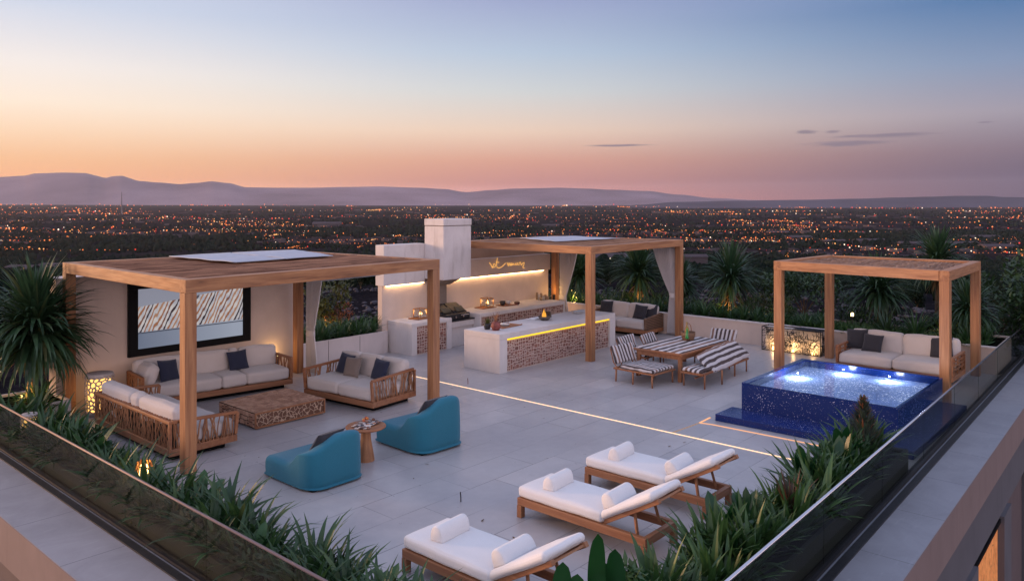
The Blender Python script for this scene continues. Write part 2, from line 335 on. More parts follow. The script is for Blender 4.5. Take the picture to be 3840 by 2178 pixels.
# ------------------------------------------------------------------ sky and sun
AZ = R(118); S = Vector((cos(AZ), sin(AZ), 0))
w = bpy.data.worlds.new('World'); sc.world = w; w.use_nodes = True
W = Mat.__new__(Mat); W.m = w; W.nt = w.node_tree; bg = W.nt.nodes['Background']
tc = W.n('ShaderNodeTexCoord'); sx = W.n('ShaderNodeSeparateXYZ'); W.nt.links.new(tc.outputs['Generated'], sx.inputs[0])
hl = W.math('SQRT', W.math('ADD', W.math('ADD', W.math('MULTIPLY', sx.outputs[0], sx.outputs[0]), W.math('MULTIPLY', sx.outputs[1], sx.outputs[1])), 1e-6))
cdot = W.math('DIVIDE', W.math('ADD', W.math('MULTIPLY', sx.outputs[0], S.x), W.math('MULTIPLY', sx.outputs[1], S.y)), hl)
z = sx.outputs[2]
top = [(.46, (.50,.58,.86)), (1, (.62,.68,.96))]
rl = W.ramp(z, [(0, (1.25,.52,.16)), (.03, (.98,.46,.19)), (.05, (.95,.53,.275)), (.078, (.98,.68,.46)), (.111, (1.0,.83,.68)), (.153, (.92,.84,.80)), (.22, (.62,.68,.82))] + top)
rc = W.ramp(z, [(0, (.70,.22,.15)), (.025, (.56,.215,.18)), (.055, (.70,.34,.25)), (.092, (.84,.62,.49)), (.142, (.64,.66,.67)), (.19, (.47,.57,.71)), (.253, (.34,.39,.61))] + top)
rr = W.ramp(z, [(0, (.04,.035,.08)), (.03, (.055,.05,.11)), (.06, (.18,.14,.20)), (.10, (.33,.30,.38)), (.155, (.20,.28,.45)), (.22, (.06,.17,.38))] + top)
rb = W.ramp(z, [(0, (2.05,1.52,1.46)), (.14, (2.15,1.60,1.56)), (.30, (1.55,1.30,1.40))] + top)  # unseen sky behind the camera, brightened as added fill
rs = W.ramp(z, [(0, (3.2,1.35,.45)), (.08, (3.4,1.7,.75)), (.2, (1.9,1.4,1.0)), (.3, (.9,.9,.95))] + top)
def mr(v, a, b):
    nd = W.n('ShaderNodeMapRange'); nd.interpolation_type = 'SMOOTHSTEP'; W.I(nd, Value=v); nd.inputs[1].default_value = a; nd.inputs[2].default_value = b; return nd.outputs[0]
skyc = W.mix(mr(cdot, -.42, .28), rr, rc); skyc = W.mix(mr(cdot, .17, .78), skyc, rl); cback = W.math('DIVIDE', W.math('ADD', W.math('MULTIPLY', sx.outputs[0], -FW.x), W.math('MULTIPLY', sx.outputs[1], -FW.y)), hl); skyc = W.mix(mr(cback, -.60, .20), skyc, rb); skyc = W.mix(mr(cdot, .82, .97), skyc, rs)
# a few thin streaks of cloud low in the right-hand sky
ang = W.math('ARCTAN2', W.math('ADD', W.math('MULTIPLY', sx.outputs[0], RT.x), W.math('MULTIPLY', sx.outputs[1], RT.y)), W.math('ADD', W.math('MULTIPLY', sx.outputs[0], FW.x), W.math('MULTIPLY', sx.outputs[1], FW.y)))
cb = W.n('ShaderNodeCombineXYZ'); W.set(cb.inputs[0], W.math('MULTIPLY', ang, 16)); W.set(cb.inputs[1], W.math('MULTIPLY', z, 190)); cn = W.noise(cb.outputs[0], 1.0, 7, .62, .5)
def blob(a0, z0, sa, sz):
    da = W.math('DIVIDE', W.math('SUBTRACT', ang, a0), sa); dz = W.math('DIVIDE', W.math('SUBTRACT', z, z0), sz)
    return W.math('SUBTRACT', 1.0, W.math('SQRT', W.math('ADD', W.math('MULTIPLY', da, da), W.math('MULTIPLY', dz, dz))))
bl = blob(.452, .0785, .075, .0040)
for b in ((.410, .0708, .055, .0042), (.361, .0855, .018, .0030), (.392, .0850, .014, .0024), (.133, .0733, .055, .0018), (.545, .0888, .014, .0014)): bl = W.math('MAXIMUM', bl, blob(*b))
cm = mr(W.math('ADD', bl, W.math('MULTIPLY', W.math('SUBTRACT', cn, .5), 2.1)), .10, .70)
skyc = W.mix(W.math('MULTIPLY', cm, .78), skyc, (.20,.165,.23))
st = W.n('ShaderNodeTexSky'); st.sky_type = 'NISHITA'; st.sun_disc = False; st.sun_elevation = R(2.5); st.sun_rotation = R(90)-AZ; st.altitude = 200; st.dust_density = 2
skyc = W.mix(1.0, skyc, W.mix(1.0, (0,0,0), W.mix(.985, st.outputs[0], (0,0,0)), 'ADD'), 'ADD')
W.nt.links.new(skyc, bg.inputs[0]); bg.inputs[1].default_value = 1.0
sun = bpy.data.lights.new('sun', 'SUN'); sun.energy = 3.2; sun.angle = R(14); sun.color = (1,.58,.32); so = bpy.data.objects.new('sun', sun); COL.objects.link(so)
so.rotation_euler = Vector((-S.x, -S.y, -math.tan(R(7)))).to_track_quat('-Z', 'Y').to_euler(); so.location = (0,30,30)

# ------------------------------------------------------------------ deck, ledges, house below
gR = lambda u: 2.80 + .0235*(u-5.77)            # line of the right-hand glass
m = MB(); m.quadbox([(3.62,gR(3.6)-.02),(19.6,gR(19.6)-.02),(19.6,15.6),(3.62,15.6)], -.3, 0); struct('roof_deck', m, DECK)
eR = lambda u: 2.17 + .0224*(u-8.25)
m = MB(); m.quadbox([(2.9,eR(2.9)),(3.62,eR(3.62)),(3.62,17.5),(2.9,17.5)], -.30, .002); struct('ledge', m, LEDGEL)
m = MB(); m.quadbox([(3.62,eR(3.62)),(24,eR(24)),(24,gR(24)-.02),(3.62,gR(3.62)-.02)], -.30, .002); struct('ledge', m, LEDGER)
house = thing('house', 'rendered house facade below the terrace edge with a lit window bay', 'house', (3.0,2.3,-8))
def W_part(name, mb, mats, root, **k): return mb.shift(-Vector(root.location)).build(name, mats, root, **k)
m = MB(); e = .006
m.quadbox([(2.9-e,eR(2.9)-e),(3.05,eR(3.05)-e),(3.05,17.5),(2.9-e,17.5)], -.53, -.004); m.quadbox([(3.05,eR(3.05)-e),(24,eR(24)-e),(24,eR(24)+.12),(3.05,eR(3.05)+.12)], -.53, -.004); W_part('fascia', m, FASC, house)
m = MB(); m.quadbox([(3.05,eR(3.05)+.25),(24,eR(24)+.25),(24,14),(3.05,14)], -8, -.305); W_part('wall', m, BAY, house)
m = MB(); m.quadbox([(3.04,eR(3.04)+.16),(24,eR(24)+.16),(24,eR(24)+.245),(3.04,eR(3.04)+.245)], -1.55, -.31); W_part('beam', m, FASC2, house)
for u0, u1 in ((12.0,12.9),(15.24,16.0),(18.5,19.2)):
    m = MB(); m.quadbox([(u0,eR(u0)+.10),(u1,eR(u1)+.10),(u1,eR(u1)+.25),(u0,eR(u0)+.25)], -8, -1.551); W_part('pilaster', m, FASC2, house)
Mw = Mat('lit_relief_panel'); v = Mw.coord((1,1,1)); f = Mw.noise(v, 5, 8, .7, 1.4); vo = Mw.n('ShaderNodeTexVoronoi'); vo.feature = 'DISTANCE_TO_EDGE'; Mw.I(vo, Vector=Mw.coord((1.6,1,.7)), Scale=4.0)
c = Mw.mix(Mw.ramp(vo.outputs[0], [(0, .7), (.05, 0)]), Mw.ramp(f, [(.3, (.42,.13,.04)), (.7, (.75,.30,.10))]), (.16,.05,.02)); Mw.col(c); Mw.set(Mw.b.inputs['Emission Color'], c); Mw.b.inputs['Emission Strength'].default_value = .55; Mw.bump(f, .8, .03)
m = MB(); m.quadbox([(12.9,eR(12.9)+.20),(15.24,eR(15.24)+.20),(15.24,eR(15.24)+.24),(12.9,eR(12.9)+.24)], -4.6, -1.62); wn = W_part('window', m, Mw.m, house)
m = MB(); m.quadbox([(12.9,eR(12.9)+.15),(15.24,eR(15.24)+.15),(15.24,eR(15.24)+.19),(12.9,eR(12.9)+.19)], -1.66, -1.60); m.box(12.9,12.98,eR(12.9)+.15,eR(12.9)+.195,-4.6,-1.66); W_part('frame', m, BLACK, house)

# ------------------------------------------------------------------ glass balustrades
def railing(name, label, p, q, h, npan, wallz, rmat, rr_):
    root = thing(name, label, 'glass railing', (p[0],p[1],0)); P = Vector((*p,0)); Q = Vector((*q,0)); D = Q-P; n = D.normalized(); s_ = Vector((-n.y,n.x,0))
    for i in range(npan):
        a = P + D*(i/npan) + n*.006; b = P + D*((i+1)/npan) - n*.006
        m = MB(); m.beam(a+Vector((0,0,(h+.03)/2)), b+Vector((0,0,(h+.03)/2)), .014, h-.03); W_part('glass_panel', m, GLASS, root)
    m = MB(); m.tube([P+Vector((0,0,h)), P+D*.5+Vector((0,0,h)), Q+Vector((0,0,h))], rr_, 10); W_part('handrail', m, rmat, root, smooth=True)
    m = MB(); m.beam(P+Vector((0,0,.021)), Q+Vector((0,0,.021)), .085, .034); W_part('channel', m, DMET, root)
    m = MB(); m.beam(P-s_*wallz+Vector((0,0,.012)), Q-s_*wallz+Vector((0,0,.012)), .09, .016); W_part('edge_strip', m, DMET, root)
railing('glass_railing', 'glass railing with thin metal handrail along left terrace edge, planter behind it', (3.71,16.2), (3.71,2.75), .655, 9, .12, plain('bronze_rail', (.20,.14,.135), .5, .3), .014)
railing('glass_railing', 'glass railing with steel handrail running beside the blue pool and loungers', (3.75,gR(3.75)), (23,gR(23)), .705, 9, .12, STEEL, .016)

# ------------------------------------------------------------------ planters and walls
def planter(label, q, z, mats, cap=.0, joints=None):
    root = thing('planter', label, 'planter', (q[0][0], q[0][1], 0)); cx = sum(x for x, y in q)/4; cy = sum(y for x, y in q)/4
    inn = []
    for x, y in q:
        dx, dy = cx-x, cy-y; inn.append((x+math.copysign(min(.05,abs(dx)*.4),dx), y+math.copysign(min(.05,abs(dy)*.4),dy)))
    m = MB(); n = 4
    vs = [(x,y,0) for x,y in q]+[(x,y,z) for x,y in q]+[(x,y,z) for x,y in inn]+[(x,y,z-.06) for x,y in inn]
    fs = []
    for i in range(4):
        j = (i+1)%4; fs += [(i,j,4+j,4+i),(4+i,4+j,8+j,8+i),(8+i,8+j,12+j,12+i)]
    m.add(vs, fs); W_part('box', m, mats, root, bevel=.008)
    m = MB(); m.add([(x,y,z-.045) for x,y in inn], [(0,1,2,3)]); W_part('soil', m, SOIL, root)
    if joints:
        for (x, y, dx, dy) in joints: m = MB(); m.box(x-.004, x+.004, y-.004, y+.004, .01, z-.02); W_part('joint', m, plain('joint_dark', (.1,.09,.085), .9), root)
    return root
planter('long low planter box behind left glass railing', [(3.79,4.2),(4.42,4.2),(4.42,14.3),(3.79,14.3)], .21, OLIVEW)
planter('long planter box behind right glass railing beside loungers', [(4.46,gR(4.46)+.06),(11.7,gR(11.7)+.06),(11.7,3.62),(4.46,3.62)], .30, OLIVEW)
planter('low rendered planter between television wall and kitchen counter', [(9.95,15.1),(12.46,15.1),(12.46,16.3),(9.95,16.3)], .54, GREYW, joints=[(10.7,15.098,0,1),(11.6,15.098,0,1)])
planter('square planter box under the big palm at far left', [(3.84,14.42),(4.98,14.42),(4.98,15.7),(3.84,15.7)], .36, GREYW)
bw = planter('long garden planter wall at the back of the terrace', [(19.5,3.25),(21.6,3.3),(21.6,16.6),(19.5,16.6)], .56, PLASTER)
m = MB(); m.box(19.47,19.56,3.25,16.6,.561,.60); W_part('coping', m, CONC, bw, bevel=.006)
r = thing('television_wall', 'tall plain warm plaster wall with the framed screen', 'wall', (4.95,15.05,0))
m = MB(); m.box(4.95,9.85,15.05,15.40,0,2.36); W_part('wall', m, PLASTER, r, bevel=.008); m = MB(); m.box(4.93,9.87,15.03,15.42,2.361,2.385); W_part('coping', m, CONC2, r)
r = thing('kitchen_wall', 'plaster wall behind the outdoor kitchen with LED strip and script', 'wall', (12.35,15.1,0))
m = MB(); m.box(12.35,13.72,15.12,15.45,1.645,2.66); W_part('upper_wall', m, CONC2, r, bevel=.01)
m = MB(); m.box(14.66,18.95,15.12,15.35,1.645,2.14); W_part('upper_wall', m, PLASTER, r)
m = MB(); m.box(13.6,18.95,15.36,15.55,1.2,2.62); W_part('back_wall', m, plaster('tan_plaster', (.42,.28,.19), .2), r)
m = MB(); m.box(12.355,18.95,15.20,15.358,0,1.644); W_part('lower_wall', m, PLASTER, r)
for a, b in ((12.46,13.70),(14.55,18.66)):
    m = MB(); m.box(a,b,15.138,15.180,1.630,1.643); W_part('led_strip', m, LEDW, r)
t = thing('neon_sign', 'small amber handwritten script sign glowing on kitchen wall', 'sign', (16.16,15.1,1.77))
for s_ in ([(16.16,2.02),(16.22,1.96),(16.26,1.9),(16.29,1.86)],[(16.29,1.88),(16.32,1.92),(16.34,1.98),(16.39,1.97),(16.41,1.92),(16.38,1.87),(16.32,1.87),(16.29,1.89)],
 [(16.49,2.14),(16.48,2.08),(16.46,2.0),(16.46,1.92),(16.49,1.86),(16.58,1.84),(16.67,1.86),(16.75,1.9),(16.84,1.96)],[(16.44,2.01),(16.58,2.0)],
 [(16.91,1.98),(16.94,1.93),(16.96,1.87),(16.99,1.95),(17.02,1.96),(17.02,1.9),(17.07,1.88),(17.12,1.91),(17.13,1.95),(17.09,1.95),(17.06,1.92),(17.08,1.88),(17.14,1.89),(17.19,1.94),(17.2,1.9),(17.26,1.89),(17.3,1.94),(17.3,1.89),(17.35,1.88),(17.39,1.93),(17.35,1.95)],
 [(17.43,1.86),(17.45,1.93),(17.5,1.96),(17.52,1.91),(17.55,1.86),(17.59,1.91),(17.68,1.94),(17.67,1.87),(17.62,1.81),(17.64,1.77),(17.71,1.77)]):
    m = MB(); m.tube([(x,15.10,z_) for x, z_ in s_], .0075, 6); W_part('letter_stroke', m, NEON, t, smooth=True)

# ------------------------------------------------------------------ pergolas
def lerp2(a, b, t): return (a[0]+(b[0]-a[0])*t, a[1]+(b[1]-a[1])*t)
def pergola(label, F, Rr, B, L, zt, pw, bh, sticks, cloth=None, seed=0, posts='FRBL', colr=None, rim=.0):
    rnd = random.Random(seed); root = thing('pergola', label, 'pergola', (F[0],F[1],0)); C = dict(F=F, R=Rr, B=B, L=L)
    for k in posts:
        x, y = C[k]; m = MB(); m.box(x-pw/2,x+pw/2,y-pw/2,y+pw/2,0,zt-bh-.001); W_part('post', m, WZ, root, bevel=.006)
    o = pw/2
    for k, (a, b, mt) in enumerate(((F,Rr,WX),(L,B,WX))):
        d = (Vector(b)-Vector(a)).normalized()*o; m = MB(); m.beam((a[0]-d.x,a[1]-d.y,zt-bh/2),(b[0]+d.x,b[1]+d.y,zt-bh/2),pw,bh); W_part('beam', m, mt, root, bevel=.006)
    for a, b in ((F,L),(Rr,B)):
        d = (Vector(b)-Vector(a)).normalized()*(o+.001); m = MB(); m.beam((a[0]+d.x,a[1]+d.y,zt-bh/2-.002),(b[0]-d.x,b[1]-d.y,zt-bh/2-.002),pw-.01,bh); W_part('beam', m, WY, root, bevel=.006)
    m = MB()
    for layer, zz in ((0, zt-.050-rim), (1, zt-.030-rim)):
        for i in range(sticks):
            t = (i+.5+rnd.uniform(-.3,.3))/sticks; ins = .03/2
            p = lerp2(F, L, .02+.96*t); q = lerp2(Rr, B, .02+.96*t); n = 14; pts = []
            for j in range(n+1):
                s_ = .015+.97*j/n; x, y = lerp2(p, q, s_); pts.append((x, y+rnd.uniform(-.032,.032), zz+rnd.uniform(-.012,.012)))
            m.tube(pts, rnd.uniform(.011,.026), 5)
    W_part('slat_roof', m, colr or WX, root)
    return root
STICK = mosaic('roof_reeds', (.13,.055,.03), (.46,.24,.14)); STICK2 = mosaic('roof_reeds_fine', (.20,.10,.055), (.44,.25,.15))
P1 = dict(F=(5.07,10.40), R=(9.92,10.70), B=(9.68,14.78), L=(5.13,14.95))
p1 = pergola('large timber pergola over the lounge sofas with white roof cloths', P1['F'], P1['R'], P1['B'], P1['L'], 2.66, .165, .185, 84, seed=1, colr=STICK)
P2 = dict(F=(14.92,10.70), R=(19.38,10.86), B=(19.02,14.98), L=(15.02,14.85))
p2 = pergola('timber pergola over the outdoor kitchen island with pale cloth on top', P2['F'], P2['R'], P2['B'], P2['L'], 2.69, .17, .18, 95, seed=2, posts='FRB', colr=STICK2)
p3 = pergola('smaller timber pergola over the daybed behind the pool', (16.42,6.78), (19.02,6.62), (19.14,3.58), (16.10,3.50), 2.46, .17, .19, 80, seed=3, colr=STICK2, rim=.03)
CLOTH = plain('roof_cloth', (.40,.43,.50), .75, nscale=9, var=.08, bump=.3)
def sheet(mb, q, z0, amp, n=14, sag=0, seed=0, k=1.0):
    vs = []; fs = []
    for i in range(n+1):
        for j in range(n+1):
            x, y = lerp2(lerp2(q[0], q[1], i/n), lerp2(q[3], q[2], i/n), j/n)
            s_ = sin(pi*i/n)*sin(pi*j/n); vs.append((x, y, z0 + noise.noise(Vector((x*1.5*k+seed, y*2.2*k, 0)))*amp - sag*s_))
    for i in range(n):
        for j in range(n): a = i*(n+1)+j; fs.append((a, a+n+1, a+n+2, a+1))
    mb.add(vs, fs)
def cloth(root, q, z0, amp, sag=0, seed=0, name='roof_cloth', mat=None, k=1.0):
    m = MB(); sheet(m, q, z0, amp, 18, sag, seed, k); o = W_part(name, m, mat or CLOTH, root, smooth=True)
    so_ = o.modifiers.new('thick', 'SOLIDIFY'); so_.thickness = .012; return o
cloth(p1, [(6.86,12.38),(7.86,12.44),(8.05,14.72),(6.80,14.72)], 2.70, .014, -.01, 1)
cloth(p1, [(7.90,12.44),(8.98,12.52),(9.56,14.72),(8.09,14.72)], 2.70, .014, -.01, 5)
cloth(p2, [(16.0,12.6),(18.6,12.3),(18.9,14.3),(16.9,14.6)], 2.715, .014, -.01, 9)
cloth(p1, [(5.25,10.55),(9.75,10.85),(9.55,14.6),(5.3,14.75)], 2.50, .16, .02, 3, 'shade_cloth', plain('shade_cloth', (.50,.52,.56), .8), .55)

# curtains
def curtain(label, p, q, zt, zb, tie, tw, seed, pleats=13):
    """hangs from p to q along the beam, gathered at height tie"""
    root = thing('curtain', label, 'curtain', (p[0],p[1],zb)); P = Vector((*p,0)); Q = Vector((*q,0)); D = Q-P; L = D.length; d = D.normalized(); nn = Vector((-d.y,d.x,0)); rnd = random.Random(seed)
    nx, nz = pleats*8, 30; vs = []; fs = []
    for iz in range(nz+1):
        z_ = zt + (zb-zt)*iz/nz
        if z_ >= tie: t = (zt-z_)/(zt-tie); wd = L + (tw-L)*(t**1.25)
        else: t = (tie-z_)/max(.01, tie-zb); wd = tw*(1+.55*t**.7)
        for ix in range(nx+1):
            s_ = ix/nx; am = .030 + .012*sin(ix*.13+seed)
            off = am*sin(2*pi*pleats*s_ + .35*sin(5*s_+seed)+.25*sin(z_*1.7+s_*7)) + .012*noise.noise(Vector((s_*6, z_*1.2, seed)))
            c = P + d*(wd*s_) + nn*off*(.55+.45*min(1, wd/L*1.2)); vs.append((c.x, c.y, z_))
    for iz in range(nz):
        for ix in range(nx): a = iz*(nx+1)+ix; fs.append((a, a+1, a+nx+2, a+nx+1))
    m = MB(); m.add(vs, fs); o = W_part('cloth', m, CURT, root, smooth=True); so_ = o.modifiers.new('thick', 'SOLIDIFY'); so_.thickness = .004
    m = MB(); pts = []
    c = P + d*tw*.5; ring = [c + d*(tw*.56*cos(a)) + nn*(.060*sin(a)) for a in [2*pi*i/20 for i in range(20)]]
    m.add([(r_.x,r_.y,tie-.07) for r_ in ring]+[(r_.x,r_.y,tie+.07) for r_ in ring], [(i,(i+1)%20,20+(i+1)%20,20+i) for i in range(20)])
    W_part('tie_band', m, CURT, root, smooth=True)
curtain('pale curtain tied back beside the television wall', (9.80,14.62), (9.80,13.98), 2.46, .03, .88, .26, 1, 11)
curtain('pale curtain tied at the post nearest the dining table', (19.38,10.98), (19.38,11.72), 2.50, .02, 1.12, .17, 2, 12)
curtain('pale curtain gathered at the far end of the kitchen counter', (19.06,14.84), (19.06,14.10), 2.50, .02, .80, .24, 3, 11)

# ------------------------------------------------------------------ television
t = thing('television', 'large black framed screen on plaster wall showing slanted orange sticks', 'screen', (6.16,15.0,.8))
m = MB(); x0,x1,z0,z1 = 6.16,8.66,.815,2.24; a,b,c,d = 6.335,8.485,.95,2.08
m.box(x0,x1,14.975,15.045,z0,c-.0005); m.box(x0,x1,14.975,15.045,d+.0005,z1); m.box(x0,a,14.976,15.044,c,d); m.box(b,x1,14.976,15.044,c,d); W_part('frame', m, BLACK, t, bevel=.004)
Ms = Mat('screen_picture'); v = Ms.coord((1,1,1), 'Generated'); s3 = Ms.n('ShaderNodeSeparateXYZ'); Ms.nt.links.new(v, s3.inputs[0]); X, Z = s3.outputs[0], s3.outputs[2]
wob = Ms.noise(Ms.coord((7,1,.35), 'Generated'), 1.6, 4); ph = Ms.math('ADD', Ms.math('SUBTRACT', Ms.math('MULTIPLY', X, 24), Ms.math('MULTIPLY', Z, 7.0)), Ms.math('MULTIPLY', wob, 2.2))
f1 = Ms.math('FRACT', ph); kk = Ms.math('FRACT', Ms.math('MULTIPLY', Ms.math('FLOOR', ph), .618))
stick = Ms.ramp(kk, [(0, (.42,.17,.08)), (.35, (.05,.03,.04)), (.5, (.52,.27,.16)), (.75, (.25,.10,.06)), (.9, (.10,.09,.12))], 'CONSTANT')
back = Ms.mix(Ms.ramp(Ms.noise(Ms.coord((9,1,3), 'Generated'), 2, 3), [(.4, 0), (.6, 1)]), (.55,.55,.62), (.80,.74,.72))
mid = Ms.mix(Ms.ramp(f1, [(.30, 0), (.36, 1), (.70, 1), (.78, 0)]), back, stick)
tb = Ms.math('ADD', .70, Ms.math('MULTIPLY', X, .20)); topc = Ms.mix(Z, (.42,.44,.53), (.36,.37,.46)); botc = Ms.mix(Ms.math('MULTIPLY', X, 1.1), (.20,.24,.34), (.45,.50,.62))
c_ = Ms.mix(Ms.math('GREATER_THAN', Z, tb), mid, topc); c_ = Ms.mix(Ms.math('LESS_THAN', Z, Ms.math('ADD', .275, Ms.math('MULTIPLY', X, .02))), c_, botc); c_ = Ms.mix(Ms.math('LESS_THAN', Ms.math('ABSOLUTE', Ms.math('SUBTRACT', Z, .262)), .008), c_, (.06,.07,.1))
Ms.col((.01,.01,.012)); Ms.set(Ms.b.inputs['Emission Color'], c_); Ms.b.inputs['Emission Strength'].default_value = .62; Ms.rough(.25)
m = MB(); m.box(a,b,15.0,15.042,c,d); W_part('screen', m, Ms.m, t)

# ------------------------------------------------------------------ mosaic helper
def chips(mb, w, h, cell, gap, depth, rnd, f):
    """random rectangular chips filling w x h; f(x,z,d) maps to space"""
    st_ = [(0,0,w,h)]
    while st_:
        x, z_, a, b = st_.pop()
        big = max(a, b)
        if big > cell*rnd.uniform(1.0,1.9) and big > cell*.7:
            if a*rnd.uniform(.75,1.3) > b: k = a*rnd.uniform(.32,.68); st_ += [(x,z_,k,b),(x+k,z_,a-k,b)]
            else: k = b*rnd.uniform(.32,.68); st_ += [(x,z_,a,k),(x,z_+k,a,b-k)]
            continue
        g = gap/2*rnd.uniform(.7,1.3); d = depth*rnd.uniform(.5,1.1); i = gap*.35; j = lambda: rnd.uniform(-.25,.25)*gap
        q0 = [(x+g+j(),z_+g+j()),(x+a-g+j(),z_+g+j()),(x+a-g+j(),z_+b-g+j()),(x+g+j(),z_+b-g+j())]
        q1 = [(q[0]+(i if k in (0,3) else -i), q[1]+(i if k in (0,1) else -i)) for k, q in enumerate(q0)]
        mb.add([f(*q,0) for q in q0]+[f(*q,d) for q in q1], [(4,5,6,7)]+[(k,(k+1)%4,4+(k+1)%4,4+k) for k in range(4)])

# ------------------------------------------------------------------ outdoor kitchen
def counter(name, label, cat, x0, x1, y0, y1, z1, top, ends, inset, mz0=.015, cell=.075, seed=0, led=False):
    root = thing(name, label, cat, (x0,y0,0)); rnd = random.Random(seed)
    m = MB(); m.box(x0,x1,y0,y1,z1-top,z1); W_part('worktop', m, CONC, root, bevel=.008)
    m = MB(); m.box(x0+.001,x0+ends,y0+.001,y1-.001,0,z1-top-.001); W_part('end_panel', m, CONC, root, bevel=.006); m = MB(); m.box(x1-ends,x1-.001,y0+.001,y1-.001,0,z1-top-.001); W_part('end_panel', m, CONC, root, bevel=.006)
    m = MB(); m.box(x0+ends+.001,x1-ends-.001,y0+inset,y1-.01,0,z1-top-.001); W_part('body', m, GROUT, root)
    m = MB(); zb = z1-top-(.06 if led else .012); xa = x0+ends+.01
    chips(m, x1-x0-2*ends-.02, zb-mz0, cell, cell*.26, .008, rnd, lambda x, z_, d: (xa+x, y0+inset-.0005-d, mz0+z_)); W_part('mosaic_front', m, MOSB, root)
    if led:
        m = MB(); m.box(xa,x1-ends-.02,y0+inset-.05,y0+inset-.02,z1-top-.030,z1-top-.002); W_part('led_strip', m, LEDY, root)
    return root
counter('kitchen_island', 'long pale concrete island with mosaic front and yellow LED strip', 'kitchen island', 12.46,16.92,11.34,12.43,.86,.125,.25,.055, cell=.072, seed=3, led=True)
counter('counter', 'short concrete counter block at the left of the grill', 'counter', 12.53,13.88,14.28,15.19,.78,.085,.17,.03, cell=.07, seed=4)
counter('counter', 'long counter with mosaic front against kitchen wall, right of grill', 'counter', 14.76,18.40,14.12,15.19,.80,.09,.05,.03, .06, .08, 5)
t = thing('grill_station', 'low pale base carrying the black grill between two counters', 'grill base', (13.9,14.3,0))
m = MB(); m.box(13.885,14.755,14.40,15.11,0,.50); m.box(13.885,14.755,14.34,15.11,.512,.66); W_part('cabinet', m, CONC, t, bevel=.004); m = MB(); m.box(13.885,14.755,14.32,15.12,.66,.69); W_part('worktop', m, GRILLM, t)
t = thing('barbecue_grill', 'black barbecue grill with open tilted lids under the chimney', 'grill', (13.9,14.4,.69))
m = MB(); m.box(13.80,14.66,14.40,14.98,.69,.84); W_part('firebox', m, GRILLM, t, bevel=.02)
for x0, x1 in ((13.78,14.20),(14.24,14.70)):
    m = MB(); m.add([(x0,14.55,.85),(x1,14.55,.85),(x1,14.97,1.06),(x0,14.97,1.06),(x0,14.58,.80),(x1,14.58,.80),(x1,15.02,1.00),(x0,15.02,1.00)], [(0,1,2,3),(7,6,5,4),(0,4,5,1),(1,5,6,2),(2,6,7,3),(3,7,4,0)]); W_part('lid', m, GRILLM, t, bevel=.015)
    m = MB(); m.cushion(((x0+x1)/2,14.62,.93), (.30,.05,.18), .02, .01, Euler((R(-50),0,R(8))).to_matrix()); W_part('hot_plate', m, plain('plate_olive', (.09,.075,.045), .6), t, smooth=True)
for x in (13.92,14.12,14.40):
    m = MB(); m.lathe([(.001,0),(.028,0),(.028,.03),(.001,.03)], 12); m.xf(Matrix.Translation((x,14.40,.765)) @ Matrix.Rotation(R(90),4,'X')); W_part('knob', m, STEEL, t)
m = MB(); m.tube([(14.28,14.36,.80),(14.62,14.36,.80)], .012, 8); W_part('handle', m, STEEL, t)
t = thing('chimney_hood', 'tall weathered plaster chimney hood above the grill', 'chimney', (13.7,14.4,1.7))
m = MB(); m.box(13.70,14.70,14.40,15.118,1.74,3.11); W_part('stack', m, CONC2, t, bevel=.012); m = MB(); m.box(13.705,14.695,14.405,15.118,3.112,3.128); W_part('seam', m, DARKP, t); m = MB(); m.box(13.69,14.71,14.39,15.118,3.13,3.30); W_part('cap', m, CONC2, t, bevel=.012)
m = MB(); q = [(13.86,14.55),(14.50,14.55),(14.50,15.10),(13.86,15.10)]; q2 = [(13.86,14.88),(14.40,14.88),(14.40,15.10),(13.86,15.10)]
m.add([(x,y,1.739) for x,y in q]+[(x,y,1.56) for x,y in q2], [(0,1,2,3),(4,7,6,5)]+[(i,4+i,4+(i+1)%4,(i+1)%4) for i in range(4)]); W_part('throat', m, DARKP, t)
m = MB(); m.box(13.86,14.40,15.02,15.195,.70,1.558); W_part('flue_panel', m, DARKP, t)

# ------------------------------------------------------------------ sofas
def twigs(mb, P00, P10, P01, P11, n, rnd, r=.009, lean=.06, wob=.018, seg=5, nrm=None):
    P00, P10, P01, P11 = map(Vector, (P00, P10, P01, P11)); nv = (P10-P00).cross(P01-P00).normalized()
    for i in range(n):
        s_ = (i+.5+rnd.uniform(-.4,.4))/n; e = min(1, max(0, s_+rnd.uniform(-lean,lean*1.6))); pts = []
        for j in range(seg+1):
            t = j/seg; k = s_+(e-s_)*t; a = P00.lerp(P10, k); b = P01.lerp(P11, k)
            wv = (P10-P00).normalized()*rnd.uniform(-wob,wob)*(1 if 0 < j < seg else 0); pts.append(a.lerp(b, t)+wv+nv*rnd.uniform(-.01,.01))
        mb.tube(pts, r*rnd.uniform(.7,1.3), 5, cap=False)
TWIG = mosaic('twig_bark', (.26,.105,.045), (.46,.225,.11))
BACKING = plain('sofa_back_cloth', (.010,.009,.009), .95)
